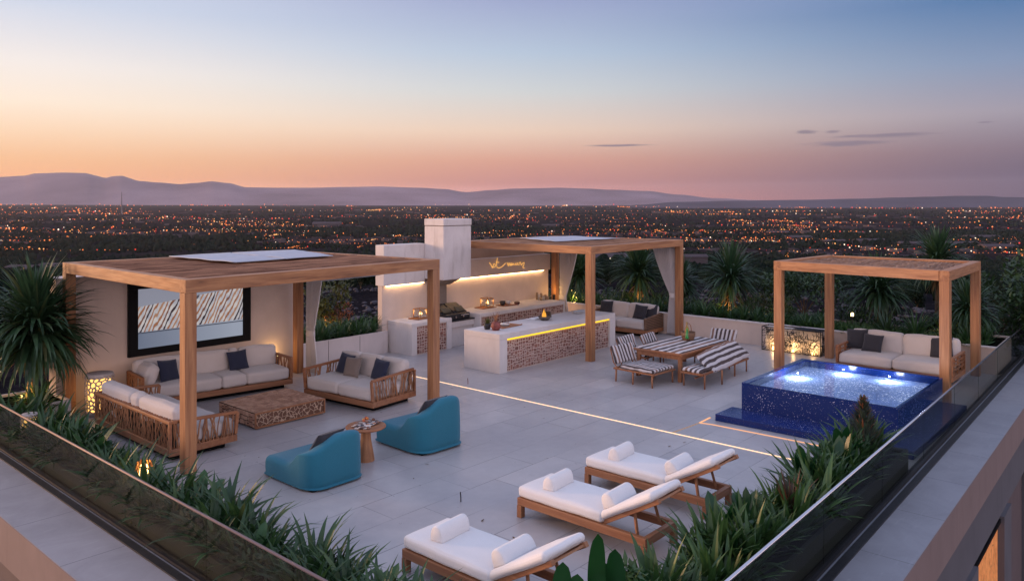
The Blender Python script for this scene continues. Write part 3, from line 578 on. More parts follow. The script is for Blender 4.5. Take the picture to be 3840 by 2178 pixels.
def sofa(label, w_, d_, loc, rz, seats, backs, style='twig', seed=0, backz=.60, armz=(.56,.56), armthick=.05, fab=None, back_top=.78, corner=None, baseh=(.085,.185), arms='LR', seattop=.41):
    rnd = random.Random(seed); fab = fab or LINEN; root = thing('sofa', label, 'sofa', (loc[0],loc[1],0), rz); x0, x1, y0, y1 = -w_/2, w_/2, -d_/2, d_/2
    m = MB(); m.box(x0,x1,y0,y1,baseh[0],baseh[1]); m.build('base_frame', TX, root, bevel=.008)
    m = MB(); m.box(x0+.12,x1-.12,y0+.14,y1-.1,0,baseh[0]); m.build('shadow_plinth', BLACK, root)  # recessed base blackened as the shadow the sofa floats on
    a = x0+(armthick+.012 if 'L' in arms else .01); b = x1-(armthick+.012 if 'R' in arms else .01); tot = sum(seats); x = a
    sh = seattop-baseh[1]-.004
    for k in seats:
        ww = (b-a)*k/tot; m = MB(); m.cushion((x+ww/2,y0+(d_-.12)/2+.005,baseh[1]+.004+sh/2), (ww-.006,d_-.13,sh), .055, .016, wob=.012, n=6); m.build('seat_cushion', fab, root, smooth=True); x += ww
    tot = sum(backs); x = a; bh = back_top-seattop+.06
    for k in backs:
        ww = (b-a)*k/tot; m = MB(); tl = R(-9)+rnd.uniform(-.02,.02); m.cushion((x+ww/2,y1-.20,seattop-.05+bh/2), (ww-.008,.20,bh), .06, .020, Euler((tl,0,rnd.uniform(-.02,.02))).to_matrix(), wob=.014, n=6); m.build('back_cushion', fab, root, smooth=True); x += ww
    if corner:
        m = MB(); m.cushion((x0+.22,y0+d_*.55,seattop+.15), (.20,.62,.40), .08, .03, Euler((0,R(22),R(6))).to_matrix(), wob=.01); m.build('side_cushion', fab, root, smooth=True)
    # back panel
    bp = MB()
    if style != 'wicker':
        bp.beam((x0,y1-.025,backz-.02),(x1,y1-.025,backz-.02),.05,.045); bp.beam((x0,y1-.13,backz-.02),(x1,y1-.13,backz-.02),.03,.04)
        for xx in (x0+.022, x1-.022): bp.beam((xx,y1-.024,baseh[1]),(xx,y1-.024,backz-.045),.044,.04)
        o = bp.build('back_frame', TX, root, bevel=.006)
        if style in ('twig', 'slat'):
            tm = MB(); twigs(tm, (x0+.05,y1-.025,baseh[1]), (x1-.05,y1-.025,baseh[1]), (x0+.05,y1-.025,backz-.04), (x1-.05,y1-.025,backz-.04), int(w_*28), rnd, .0078, .018, .012, 8)
            for i in range(int(w_*14)):
                xx = x0+.08+(w_-.16)*(i+.5)/int(w_*14)+rnd.uniform(-.012,.012); tm.beam((xx,y1-.11,backz-.012),(xx+rnd.uniform(-.03,.03),y1-.045,backz-.012),.022,.022)
            tm.build('twig_lattice', TWIG, o, smooth=True)
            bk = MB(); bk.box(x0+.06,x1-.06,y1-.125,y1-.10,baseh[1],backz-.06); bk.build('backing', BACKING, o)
    else:
        bp.box(x0,x1,y1-.06,y1,baseh[1]+.001,backz); bp.build('back_panel', WICK, root, bevel=.02)
    for s_, k in ((-1,'L'),(1,'R')):
        if k not in arms: continue
        xx = s_*(w_/2-armthick/2); zf, zb_ = armz; fy = y0+(.06 if style == 'slat' else .02)
        if style == 'wicker':
            m = MB(); m.add([(xx-armthick/2,y0+.02,baseh[1]+.001),(xx+armthick/2,y0+.02,baseh[1]+.001),(xx+armthick/2,y1-.061,baseh[1]+.001),(xx-armthick/2,y1-.061,baseh[1]+.001),(xx-armthick/2,y0-.03,zf),(xx+armthick/2,y0-.03,zf),(xx+armthick/2,y1-.061,zb_),(xx-armthick/2,y1-.061,zb_)], [(3,2,1,0),(4,5,6,7),(0,1,5,4),(1,2,6,5),(2,3,7,6),(3,0,4,7)])
            m.build('arm', WICK, root, bevel=.02); continue
        if style == 'curve':
            pts = [(xx,y1-.05,zb_),(xx,y1-.35,zb_-.005),(xx,y0+.20,zf),(xx,y0+.09,zf-.025),(xx,y0+.045,zf-.09),(xx,y0+.04,baseh[1]+.02)]
        else: pts = [(xx,y1-.05,zb_),(xx,fy-.03,zf),(xx,fy,baseh[1]+.01)]
        m = MB()
        for p, q in zip(pts, pts[1:]): m.beam(p, q, armthick, .045)
        o = m.build('arm', TY, root, bevel=.008); tm = MB()
        if style == 'slat':
            for zz in (.29,.37,.45): tm.beam((xx,fy+.03,zz),(xx,y1-.08,zz+(zb_-zf)*.5),.03,.03)
            for yy in (fy+.18, 0, y1-.2): tm.beam((xx,yy,baseh[1]),(xx,yy,zf-.02),.032,.05)
        else:
            twigs(tm, (xx,fy+.03,baseh[1]), (xx,y1-.06,baseh[1]), (xx,fy+.02,zf-.01), (xx,y1-.06,zb_-.01), int(d_*(24 if style=='twig' else 13)), rnd, .011 if style=='twig' else .015, .09, .012)
        tm.build('lattice', TWIG if style != 'slat' else TY, o, smooth=style != 'slat')
    return root
sofa('long three seat linen sofa against the television wall', 2.85, .95, (7.46,14.30), R(-8), (1.45,.5,.9), (.9,.75,.18,.72), 'twig', 1, .58, (.60,.58), corner=True)
sofa('sofa with tall dark twig lattice back turned towards the camera', 2.70, 1.05, (5.60,12.33), R(90), (1.2,.3,1.1), (1.15,.3,1.1), 'twig', 2, .585, (.52,.57), back_top=.74)
sofa('two seat linen sofa with branch lattice arms facing the coffee table', 1.85, 1.12, (9.12,11.88), R(-84), (1,1), (.72,.8,.8), 'twig', 3, .58, (.56,.60), back_top=.77)
sofa('wicker armed sofa behind the kitchen island', 2.05, .95, (18.98,12.42), R(-90), (1.05,1), (1.05,1), 'wicker', 4, .58, (.52,.60), .07, back_top=.80)
sofa('two seat daybed sofa under the small pergola behind the pool', 2.32, 1.15, (18.22,4.86), R(-90), (1,1), (1,1), 'slat', 5, .50, (.55,.55), .06, back_top=.82)

def pillow(label, loc, face, lean, size, thick, mat, roll=0, name='throw_pillow', cat='pillow'):
    n = 14; vs = []; fs = []; sd = random.random()*9
    for s_ in (1,-1):
        for i in range(n+1):
            for j in range(n+1):
                x, y = 2*i/n-1, 2*j/n-1; h = (max(0,(1-x**4)*(1-y**4)))**.55*thick/2
                px = x*size/2*(1-.07*(1-y*y)); py = y*size/2*(1-.07*(1-x*x)); h *= 1+.15*noise.noise(Vector((x*1.7+sd,y*1.7,s_)))
                vs.append((px, py+size/2, s_*h))
    for k in (0,1):
        for i in range(n):
            for j in range(n):
                a = k*(n+1)**2+i*(n+1)+j; q = (a, a+n+1, a+n+2, a+1); fs.append(q if k == 0 else q[::-1])
    m = MB(); m.add(vs, fs); o = m.build(name, mat, smooth=True)
    f = Vector((cos(face)*cos(lean), sin(face)*cos(lean), sin(lean))); wv = Vector((-sin(face), cos(face), 0)); up = f.cross(wv)
    o.matrix_world = Matrix.Translation(loc) @ Matrix((wv, up, f)).transposed().to_4x4() @ Matrix.Rotation(roll,4,'Z')
    return tag(o, label, cat)
q_ = R(-98)
pillow('navy throw pillow at left end of the long sofa', (6.62,14.27,.40), R(-75), R(22), .42, .14, NAVY, R(-6))
pillow('navy throw pillow at right end of the long sofa', (7.98,14.22,.40), q_, R(20), .40, .14, NAVY, R(3))
pillow('navy pillow left of the taupe one on two seat sofa', (9.12,12.42,.40), R(186), R(20), .40, .14, NAVY, R(-6))
pillow('taupe pillow between navy ones on two seat sofa', (9.04,12.06,.40), R(190), R(22), .39, .14, TAUPE, R(4))
pillow('navy pillow near the right arm of two seat sofa', (9.20,11.46,.40), R(182), R(18), .40, .14, NAVY, R(-4))
pillow('charcoal pillow at left corner of the daybed by the pool', (18.36,5.78,.41), R(184), R(20), .46, .15, CHAR, R(3))
pillow('charcoal pillow overlapping another on the daybed by the pool', (18.16,5.42,.41), R(182), R(26), .42, .14, CHAR, R(-3))
pillow('charcoal pillow at right end of the daybed by the pool', (18.42,4.08,.41), R(176), R(18), .46, .15, CHAR, R(6))
pillow('dark pillow at left end of the wicker sofa', (19.02,13.10,.41), R(182), R(18), .44, .14, CHAR, R(2))
pillow('dark pillow leaning on right side of the wicker sofa', (18.95,11.92,.41), R(180), R(20), .42, .14, CHAR, R(-4))
pillow('dark pillow tucked behind another in wicker sofa corner', (19.14,11.64,.41), R(176), R(16), .42, .14, CHAR, R(4))

# coffee table
t = thing('coffee_table', 'low wide block coffee table clad in carved wood chips', 'coffee table', (6.76,11.55,0)); rnd = random.Random(11)
x0,x1,y0,y1,z1 = 6.76,8.09,11.55,12.73,.265
m = MB(); m.box(x0,x1,y0,y1,.02,z1-.001); W_part('body', m, CHIPG, t); m = MB(); chips(m, x1-x0, y1-y0, .085, .010, .010, rnd, lambda x, y, d: (x0+x, y0+y, z1+d)); W_part('top', m, CHIP, t)
m = MB(); chips(m, y1-y0, z1-.03, .07, .014, .014, rnd, lambda y, z_, d: (x0-d, y1-y, .025+z_)); W_part('side_panel', m, CHIP, t)
m = MB(); m.box(x0+.02,x1-.02,y0-.008,y0-.0005,.045,z1-.02); W_part('vein_panel', m, VEIN, t); m = MB()
for a, b in (((x0-.008,y0-.01,.03),(x1+.004,y0-.01,.03)),((x0-.008,y0-.01,z1-.004),(x1+.004,y0-.01,z1-.004)),((x0-.004,y0-.01,.02),(x0-.004,y0-.01,z1)),((x1,y0-.01,.02),(x1,y0-.01,z1))): m.beam(a, b, .022, .024)
W_part('edge_frame', m, TX, t)

# lattice drum lamp
def drum(label, c, r, h, power, cells=(15,9), core=None, sc_=1.0, warm=(1,.56,.18)):
    t = thing('lantern', label, 'lamp', c); rnd = random.Random(int(r*1000)); nx, nz = cells; m = MB(); C_ = 2*pi*r; pts = []
    tries = 0
    while len(pts) < nx*nz and tries < 9000:              # scattered cell centres on the unrolled drum
        tries += 1; p = (rnd.uniform(0,C_), rnd.uniform(.03*h,.97*h)); md = .80*math.sqrt(C_*h/(nx*nz))
        if all(min(abs(p[0]-q[0]), C_-abs(p[0]-q[0]))**2+(p[1]-q[1])**2 > md*md for q in pts): pts.append(p)
    allp = [Vector((x+k*C_, y)) for k in (-1,0,1) for x, y in pts]
    from mathutils.geometry import delaunay_2d_cdt
    vv, _, ff, *_r = delaunay_2d_cdt(allp, [], [], 0, 1e-6); ed = {}; cen = []
    for fi, f_ in enumerate(ff):
        cen.append(sum((vv[k] for k in f_), Vector((0,0)))/len(f_))
        for k in range(len(f_)): ed.setdefault(tuple(sorted((f_[k], f_[(k+1) % len(f_)]))), []).append(fi)
    W3 = lambda p: (r*cos(p.x/r), r*sin(p.x/r), min(h*.93, max(h*.06, p.y)))
    for fl in ed.values():
        if len(fl) == 2:
            a, b = cen[fl[0]], cen[fl[1]]
            if 0 <= (a.x+b.x)/2 < C_ and .02*h < (a.y+b.y)/2 < .98*h: m.tube([W3(a), W3((a+b)/2), W3(b)], .0115*sc_*rnd.uniform(.85,1.5), 6)
    m.build('lattice', plain('lamp_clay', (.42,.36,.33), .8, nscale=25, bump=.3), t, smooth=True)
    m = MB(); m.lathe([(.3*r,h*.93),(r*.98,h*.93),(r*1.01,h*.96),(r*.95,h),(.3*r,h*.985)], 28); m.build('rim', plain('lamp_rim', (.45,.39,.37), .8, nscale=30), t, smooth=True)
    m = MB(); m.lathe([(.001,0),(r*1.0,0),(r*1.01,h*.06),(r*.97,h*.075),(.001,h*.075)], 28); m.build('base', plain('lamp_foot', (.42,.35,.31), .8), t, smooth=True)
    m = MB(); m.lathe([(.001,h*.1),(r*.80,h*.1),(r*.82,h*.5),(r*.80,h*.85),(.001,h*.85)], 24); m.build('diffuser', core or LAMPC, t, smooth=True)
    light('lamp_light', (0,0,h*.5), power, warm, t, r*1.15)
    return t
drum('glowing drum lamp of pierced clay beside the left pergola post', (5.47,14.50,0), .225, .72, 15, (15,13), sc_=.85)
drum('small glowing pierced lantern among leaves behind left glass, farther one', (3.98,13.2,.20), .11, .34, 3.0, (9,5), sc_=.8)
t = thing('lantern', 'small glowing lantern of upright slats among plants, nearer left glass corner', 'lamp', (4.18,9.72,.24))
m = MB(); m.lathe([(.001,0),(.05,0),(.06,.12),(.04,.25),(.001,.27)], 12); m.build('diffuser', FLAME, t, smooth=True)
for i in range(13):
    a = 2*pi*i/13; m = MB(); m.tube([(.10*cos(a),.10*sin(a),0),(.115*cos(a+.1),.115*sin(a+.1),.15),(.075*cos(a+.2),.075*sin(a+.2),.28+.03*random.random())], .008, 5); m.build('slat', BRASS, t)
light('lamp_light', (0,0,.16), 3.5, (1,.6,.22), t, .13)
t = thing('uplight', 'small wall uplight glowing behind the right end of the long sofa', 'lamp', (9.18,14.86,0)); m = MB(); m.lathe([(.001,0),(.05,0),(.05,.42),(.04,.42),(.001,.40)], 12); m.build('housing', DMET, t); m = MB(); m.lathe([(.001,.421),(.036,.421),(.036,.425),(.001,.425)], 12); m.build('lens', BULB, t)
light('lamp_light', (0,.02,.50), 3.2, (1,.58,.18), t, .03)

# side table, magazines
t = thing('side_table', 'round wooden pedestal side table between the teal chairs', 'side table', (7.02,9.00,0))
m = MB(); m.lathe([(.001,0),(.125,0),(.118,.06),(.075,.30),(.065,.465),(.001,.47)], 32); m.build('pedestal', WZ, t, smooth=False); m = MB(); m.lathe([(.001,.468),(.27,.468),(.288,.480),(.288,.494),(.278,.502),(.001,.503)], 40); m.build('top', TX, t)
rnd = random.Random(5)
for i, (lb, cc) in enumerate((('open magazine with printed photos lying on round side table', (.55,.5,.48)), ('folded glossy magazine half under another on side table', (.35,.3,.3)))):
    Mm = Mat('magazine_print'); vo = Mm.n('ShaderNodeTexVoronoi'); Mm.I(vo, Vector=Mm.coord(), Scale=26.0); sp = Mm.n('ShaderNodeSeparateColor'); Mm.nt.links.new(vo.outputs['Color'], sp.inputs[0])
    Mm.col(Mm.ramp(sp.outputs[0], [(0,(.05,.04,.05)),(.3,(.5,.45,.42)),(.5,(.42,.14,.05)),(.65,(.16,.10,.09)),(.8,(.62,.56,.52))], 'CONSTANT'))
    m = MB(); sheet(m, [(-.21,-.10),(.19,-.13),(.20,.11),(-.19,.13)], .010+.014*i, .010, 10, -.012, i*7, 6); o = m.build('magazine', Mm.m, smooth=True); o.location = (6.99+.04*i,9.02-.02*i,.505); o.rotation_euler = (0,0,R(50-35*i)); so_ = o.modifiers.new('t','SOLIDIFY'); so_.thickness = .008; tag(o, lb, 'magazine')
for i in range(5):
    m = MB(); r_ = .018+.008*rnd.random(); m.lathe([(r_*sin(pi*k/6)+.001, r_-r_*cos(pi*k/6)) for k in range(7)], 10); o = m.build('snack', plain('snack_orange', ((.5,.16,.03),(.35,.07,.03),(.5,.3,.1),(.12,.05,.03),(.45,.12,.05))[i], .5), smooth=True); o.location = (7.06+rnd.uniform(-.09,.09),9.03+rnd.uniform(-.08,.08),.545); tag(o, 'small round snack piece lying on the magazines', 'snack', 'snack pieces on the side table')

# teal lounge chairs
def teal(label, loc, rz=0):
    root = thing('lounge_chair', label, 'lounge chair', loc, rz); Wd = .92
    prof = [(0.05,.03),(1.06,.03),(1.10,.07),(1.11,.20),(1.09,.285),(1.04,.325),(.92,.338),(.72,.335),(.60,.340),(.52,.365),(.44,.43),(.36,.53),(.28,.64),(.215,.72),(.15,.765),(.085,.775),(.035,.745),(.012,.66),(.0,.40),(-.005,.15),(.01,.06)]
    K = len(prof); fine = []
    for i in range(K):                                   # smooth the outline
        p0, p1, p2, p3 = (Vector(prof[(i+k) % K]) for k in (-1,0,1,2))
        for q in range(4):
            t = q/4; fine.append(.5*((2*p1)+(p2-p0)*t+(2*p0-5*p1+4*p2-p3)*t*t+(3*p1-p0-3*p2+p3)*t**3))
    pv = fine; n = len(pv); nr = []
    for i in range(n):
        d = pv[(i+1) % n]-pv[i-1]; nr.append(Vector((-d.y, d.x)).normalized())
    rr = .085; K = 8; st_ = [(-Wd/2+rr*(1-cos(pi/2*i/K)), rr*(1-sin(pi/2*i/K))) for i in range(K+1)]
    st_ += [(-Wd/2+rr+(Wd-2*rr)*k/18, 0) for k in range(1,18)]; st_ += [(-x, o) for x, o in st_[:K+1][::-1]]
    vs = []; fs = []
    for x, o in st_:
        for i in range(n):
            low = pv[i].y < .12; p = pv[i]+(Vector((-o if pv[i].x > .85 else o if pv[i].x < .12 else 0, 0)) if low else nr[i]*o); zz = max(.03, p.y)
            t = min(1, max(0, (x+Wd/2)/(Wd*.58))); g_ = .52+.47*t*t*(3-2*t)                     # the back sweeps down towards one side
            if zz > .345: zz = .345+(zz-.345)*g_*(1-.26*max(0, (x-(Wd/2-.26))/.26)**2)
            rb_ = .24; q_ = abs(x)-(Wd/2-rb_); yy = p.x+(rb_*(1-math.sqrt(max(0, 1-(min(q_,rb_*.985)/rb_)**2)))*max(0, 1-p.x/.5) if q_ > 0 else 0)
            vs.append((x, yy, zz))
    for k in range(len(st_)-1):
        for i in range(n): fs.append((k*n+i, (k+1)*n+i, (k+1)*n+(i+1) % n, k*n+(i+1) % n))
    from mathutils.geometry import tessellate_polygon
    for base in (0, (len(st_)-1)*n):
        for tr in tessellate_polygon([[Vector((vs[base+i][1], vs[base+i][2], 0)) for i in range(n)]]): fs.append(tuple(base+i for i in tr))
    m = MB(); m.add(vs, fs); o = m.build('body', TEAL, root, smooth=True)
    bm = bmesh.new(); bm.from_mesh(o.data); bmesh.ops.recalc_face_normals(bm, faces=bm.faces); bm.to_mesh(o.data); bm.free()
    m = MB(); m.box(-Wd/2+.08,Wd/2-.08,.06,1.02,0,.031); m.build('foot', BLACK, root); return root
t_ = teal('teal blue sculpted lounge chair nearest the camera', (6.16,8.44,0), R(0)); t_.scale = (1,1,.86)
teal('teal blue sculpted lounge chair right of the round side table', (8.06,8.46,0), R(-2))
pillow('dark grey pillow leaning on the nearest teal chair', (6.10,8.86,.32), R(96), R(38), .47, .12, CHAR)
pillow('dark grey pillow leaning on the teal chair past side table', (8.00,8.88,.37), R(94), R(36), .50, .12, CHAR)

# sun loungers
def lounger():
    root = thing('sun_lounger', 'x', 'sun lounger'); w_ = .655; zt, zb = .235, .145; Lr = 1.76
    for s_ in (0, 1):
        xx = .03+s_*(w_-.06); m = MB(); m.beam((xx,0,(zt+zb)/2),(xx,-Lr,(zt+zb)/2),.06,zt-zb); m.build('side_rail', TY, root, bevel=.008)
    for yy in (-.03, -Lr+.03):
        m = MB(); m.beam((.061,yy,(zt+zb)/2),(w_-.061,yy,(zt+zb)/2),.06,zt-zb-.004); m.build('end_rail', TX, root, bevel=.006)
        for xx in (.035, w_-.035): m = MB(); m.box(xx-.036,xx+.036,yy-.034,yy+.034,0,zb-.001); m.build('leg', TZ, root, bevel=.006)
    m = MB()
    for i in range(9): yy = -.12-1.0*i/8; m.beam((.061,yy,.205),(w_-.061,yy,.205),.055,.02)
    m.build('slats', TX, root)
    m = MB(); m.cushion((w_/2,-.60,zt+.068), (w_-.02,1.20,.125), .040, .008, wob=.008, n=7); m.build('mattress', WHITE, root, smooth=True)
    a = R(30); L = .80; hinge = Vector((0,-1.18,.235)); d = Vector((0,-cos(a),sin(a))); nrm = Vector((0,sin(a),cos(a))); Rm = Euler((-a,0,0)).to_matrix()
    for s_ in (0, 1):
        xx = .085+s_*(w_-.17); m = MB(); p = hinge+Vector((xx,0,0)); m.beam(p, p+d*L, .05, .05, up=nrm); m.build('backrest_rail', TY, root, bevel=.006)
    m = MB()
    for k in (.08,.25,.42,.59,.76): p = hinge+d*k; m.beam(p+Vector((.11,0,0)), p+Vector((w_-.11,0,0)), .05, .02, up=nrm)
    m.build('backrest_slats', TX, root)
    c = hinge+d*(L/2-.005)+nrm*.068; m = MB(); m.cushion((w_/2,c.y,c.z), (w_-.05,L-.04,.085), .04, .012, Rm, wob=.007, n=6); m.build('backrest_cushion', WHITE, root, smooth=True)
    for s_ in (0, 1):
        xx = .13+s_*(w_-.26); p = hinge+d*.42+Vector((xx,0,-.02)); m = MB(); m.beam(p, (xx-.03+.06*s_,-1.60,.19), .025, .03); m.build('strut', TY, root)
    return root
def bolster(label, loc, rz, L=.43, hh=.155, ww=.165):
    n = 12; pr = [(-ww/2,0),(ww/2,0)] + [(ww/2*cos(pi*k/n), .02+(hh-.02)*sin(pi*k/n)**.8) for k in range(n+1)]; k = len(pr); vs = []; fs = []
    st_ = [(-L/2,.82),(-L/2+.008,.94),(-L/2+.03,1)]+[(-L/2+.03+(L-.06)*i/5,1) for i in range(1,5)]+[(L/2-.03,1),(L/2-.008,.94),(L/2,.82)]
    for x, s_ in st_: vs += [(x, p[0]*s_, hh*.45+(p[1]-hh*.45)*s_) for p in pr]
    for i in range(len(st_)-1):
        for j in range(k): fs.append((i*k+j, (i+1)*k+j, (i+1)*k+(j+1) % k, i*k+(j+1) % k))
    fs += [tuple(range(k)), tuple(range((len(st_)-1)*k, len(st_)*k))[::-1]]
    m = MB(); m.add(vs, fs); o = m.build('bolster_pillow', WHITE, smooth=True); o.location = loc; o.rotation_euler = rz; tag(o, label, 'bolster'); return o
pro = lounger()
for i, (x, y, a, lb, nm) in enumerate(((5.13,6.0,0,'white cushioned teak lounger nearest the camera, cut by the frame','nearest'),(6.93,6.03,0,'white cushioned teak lounger in the middle of three','middle'),(8.32,6.06,0,'white cushioned teak lounger farthest from the camera','farthest'))):
    o = pro if i == 0 else copy_tree(pro); o.location = (x,y,0); o.rotation_euler = (0,0,R(a)); o['label'] = lb; o['group'] = 'teak sun loungers in a row'
    bolster('white bolster at the foot end of the %s lounger' % nm, (x+.33,y-.36,.368), (0,0,R(4)))
    b2 = bolster('white bolster at the backrest of the %s lounger' % nm, (x+.325,y-1.24,.405), (R(-28),0,R(2)), .47)

# ------------------------------------------------------------------ dining set
t = thing('dining_table', 'wooden dining table covered by a striped cloth', 'table', (14.35,7.95,0)); x0,x1,y0,y1 = 14.30,16.45,7.95,9.12
m = MB(); m.box(x0,x1,y0,y1,.555,.598); W_part('tabletop', m, TX, t, bevel=.006); m = MB(); m.box(x0+.05,x1-.05,y0+.05,y0+.085,.46,.554); m.box(x0+.05,x1-.05,y1-.085,y1-.05,.46,.554); m.box(x0+.05,x0+.085,y0+.086,y1-.086,.46,.554); m.box(x1-.085,x1-.05,y0+.086,y1-.086,.46,.554); W_part('apron', m, TX, t)
for x, y in ((x0+.09,y0+.09),(x1-.09,y0+.09),(x0+.09,y1-.09),(x1-.09,y1-.09)):
    m = MB(); m.beam((x,y,0),(x,y,.46),.075,.075); W_part('leg', m, TZ, t, bevel=.008)
m = MB(); sheet(m, [(x0+.03,y0+.05),(x1-.03,y0+.03),(x1-.02,y1-.04),(x0+.02,y1-.03)], .606, .008, 22, 0, 3, 3); o = m.build('tablecloth', STRT, smooth=True); so_ = o.modifiers.new('t','SOLIDIFY'); so_.thickness = .007; tag(o, 'dark and white striped cloth laid over the dining table', 'tablecloth')
def dchair(label, loc, rz, w_=.80, d_=1.0, zb=.66):
    root = thing('striped_chair', label, 'chair', loc, rz, 'striped lounge chairs round the dining table'); zs = .27
    for x in (-w_/2+.03, w_/2-.03):
        for y in (-d_/2+.05, 0.02, d_/2-.05):
            m = MB(); m.tube([(x,y,0),(x*.985,y*.985,zs)], .016, 8, r2=.021); m.build('leg', TZ, root, smooth=True)
    m = MB(); m.beam((-w_/2,-d_/2+.02,zs),(w_/2,-d_/2+.02,zs),.03,.035); m.beam((-w_/2,d_/2-.02,zs),(w_/2,d_/2-.02,zs),.03,.035)
    for x in (-w_/2+.02, w_/2-.02): m.beam((x,-d_/2+.036,zs),(x,d_/2-.036,zs),.03,.035)
    m.build('seat_frame', TX, root, bevel=.004)
    m = MB(); m.cushion((0,-.06,zs+.055), (w_-.02,d_-.16,.075), .035, .012, wob=.022, n=8); m.build('seat_cushion', STRX, root, smooth=True)
    m = MB(); m.cushion((0,d_/2+.02,zs+.07+(zb-zs)/2), (w_-.06,.045,zb-zs-.02), .02, .006, Euler((R(-24),0,0)).to_matrix(), wob=.018, n=8); m.build('backrest', STRX, root, smooth=True)
    m = MB()
    for x in (-w_/2+.05, w_/2-.05): m.tube([(x,d_/2-.07,zs),(x,d_/2+.03,zs+.12),(x,d_/2+.11,zb)], .012, 6)
    m.build('back_frame', TZ, root); return root
dchair('striped lounge chair at the left end of dining table', (13.93,8.62,0), R(-3))
dchair('striped chair behind the left part of the dining table', (15.25,9.52,0), R(3), .78, .7, .60)
dchair('striped chair at the right end of the dining table', (16.78,8.48,0), R(-92), .72, .75, .66)
dchair('low striped chair behind right part of the dining table', (16.25,9.60,0), R(0), .66, .6, .52)
t = thing('striped_bench', 'wide low bench with slanted striped cushion in front of dining table', 'bench', (15.2,7.5,0))
for x, y in ((14.15,7.36),(14.78,7.30),(15.66,7.44),(16.28,7.46),(14.2,7.85),(16.25,7.85)):
    m = MB(); m.tube([(x,y,0),(x,y,.29)], .016, 8, r2=.02); W_part('leg', m, TZ, t, smooth=True)
m = MB(); m.beam((14.12,7.40,.28),(16.32,7.44,.28),.035,.04); m.beam((14.12,7.87,.28),(16.32,7.87,.28),.035,.04); m.beam((14.14,7.43,.28),(14.14,7.85,.28),.035,.04); m.beam((16.30,7.46,.28),(16.30,7.85,.28),.035,.04); m.beam((14.2,7.6,.18),(16.2,7.62,.18),.03,.03); W_part('frame', m, TX, t)
m = MB(); m.cushion((14.55,7.66,.325), (.80,.44,.07), .033, .012, wob=.02, n=7); W_part('seat_cushion', m, STRY, t, smooth=True)
m = MB(); m.cushion((15.45,7.60,.45), (1.78,.50,.06), .028, .015, Euler((R(36),R(-3),R(1))).to_matrix(), wob=.025, n=9); W_part('slanted_cushion', m, STRY, t, smooth=True)
t = thing('wicker_basket', 'small woven basket on the striped dining table', 'basket', (15.86,8.66,.614)); m = MB(); m.lathe([(.001,0),(.13,0),(.16,.12),(.165,.18),(.15,.18),(.14,.05),(.001,.04)], 20); m.build('body', WICK, t, smooth=True); m = MB(); m.tube([(.15*cos(pi*k/10),0,.17+.20*sin(pi*k/10)) for k in range(11)], .009, 6); m.build('handle', TWIG, t)
def bottle(label, loc, r_, h_, mat, capm):
    t = thing('bottle', label, 'bottle', loc); m = MB(); m.lathe([(.001,0),(r_,0),(r_*1.02,h_*.1),(r_,h_*.58),(r_*.4,h_*.74),(r_*.34,h_*.93),(.001,h_*.93)], 16); m.build('body', mat, t, smooth=True); m = MB(); m.lathe([(.001,h_*.931),(r_*.42,h_*.931),(r_*.42,h_),(.001,h_)], 12); m.build('cap', capm, t)
GREENM = plain('bottle_green', (.02,.25,.06), .3); OLIVE = plain('bottle_amber', (.30,.22,.04), .3); CORK = plain('cork', (.35,.27,.13), .8)
bottle('tall amber bottle standing in the basket on dining table', (15.84,8.68,.66), .050, .36, OLIVE, CORK); bottle('short green bottle at left side of the table basket', (15.74,8.62,.66), .042, .22, GREENM, plain('green_cap', (.05,.4,.08), .4)); bottle('dark slim bottle at the back of the table basket', (15.92,8.73,.66), .034, .30, DMET, BRASS)

# ------------------------------------------------------------------ things on the counters
def boxlantern(label, loc, s_, h_, rz=0):
    t = thing('lantern', label, 'lantern', loc, rz); m = MB(); k = s_/2
    for x in (-k,k):
        for y in (-k,k): m.beam((x,y,0),(x,y,h_),.014,.014)
    for z_ in (.007,h_-.007):
        for a in (-k,k): m.beam((-k+.007,a,z_),(k-.007,a,z_),.014,.014); m.beam((a,-k+.007,z_),(a,k-.007,z_),.013,.013)
    m.build('frame', BRASS, t)
    for x, y, w1, w2 in ((0,-k,s_-.02,.002),(0,k,s_-.02,.002),(-k,0,.002,s_-.02),(k,0,.002,s_-.02)):
        m = MB(); m.box(x-w1/2,x+w1/2,y-w2/2,y+w2/2,.016,h_-.016); m.build('pane', CLEAR, t)
    for x, y, hh in ((-.05,-.03,.08),(.04,.02,.11),(.0,-.05,.07)):
        m = MB(); m.lathe([(.001,0),(.026,0),(.026,hh),(.001,hh)], 12); m.shift((x,y,.02)); o = m.build('candle', plain('wax', (.7,.6,.45), .5), t); m = MB(); m.lathe([(.001,0),(.012,.015),(.009,.03),(.001,.05)], 8); m.shift((x,y,.021+hh)); m.build('flame', FLAME, o)
    light('lamp_light', (0,0,h_*.55), 1.8, (1,.58,.2), t, .05); return t
boxlantern('copper framed glass candle lantern on left counter block', (13.26,14.80,.80), .24, .24, R(8)); boxlantern('copper framed candle lantern on the long counter right of grill', (15.80,14.86,.82), .25, .25, R(-6))
def tray(label, loc, w_, d_, rz, mat=TX):
    t = thing('tray', label, 'tray', loc, rz); m = MB(); m.box(-w_/2,w_/2,-d_/2,d_/2,.001,.012); m.build('board', mat, t); m = MB(); m.beam((-w_/2,-d_/2,.016),(w_/2,-d_/2,.016),.014,.022); m.beam((-w_/2,d_/2,.016),(w_/2,d_/2,.016),.014,.022); m.build('lip', mat, t)
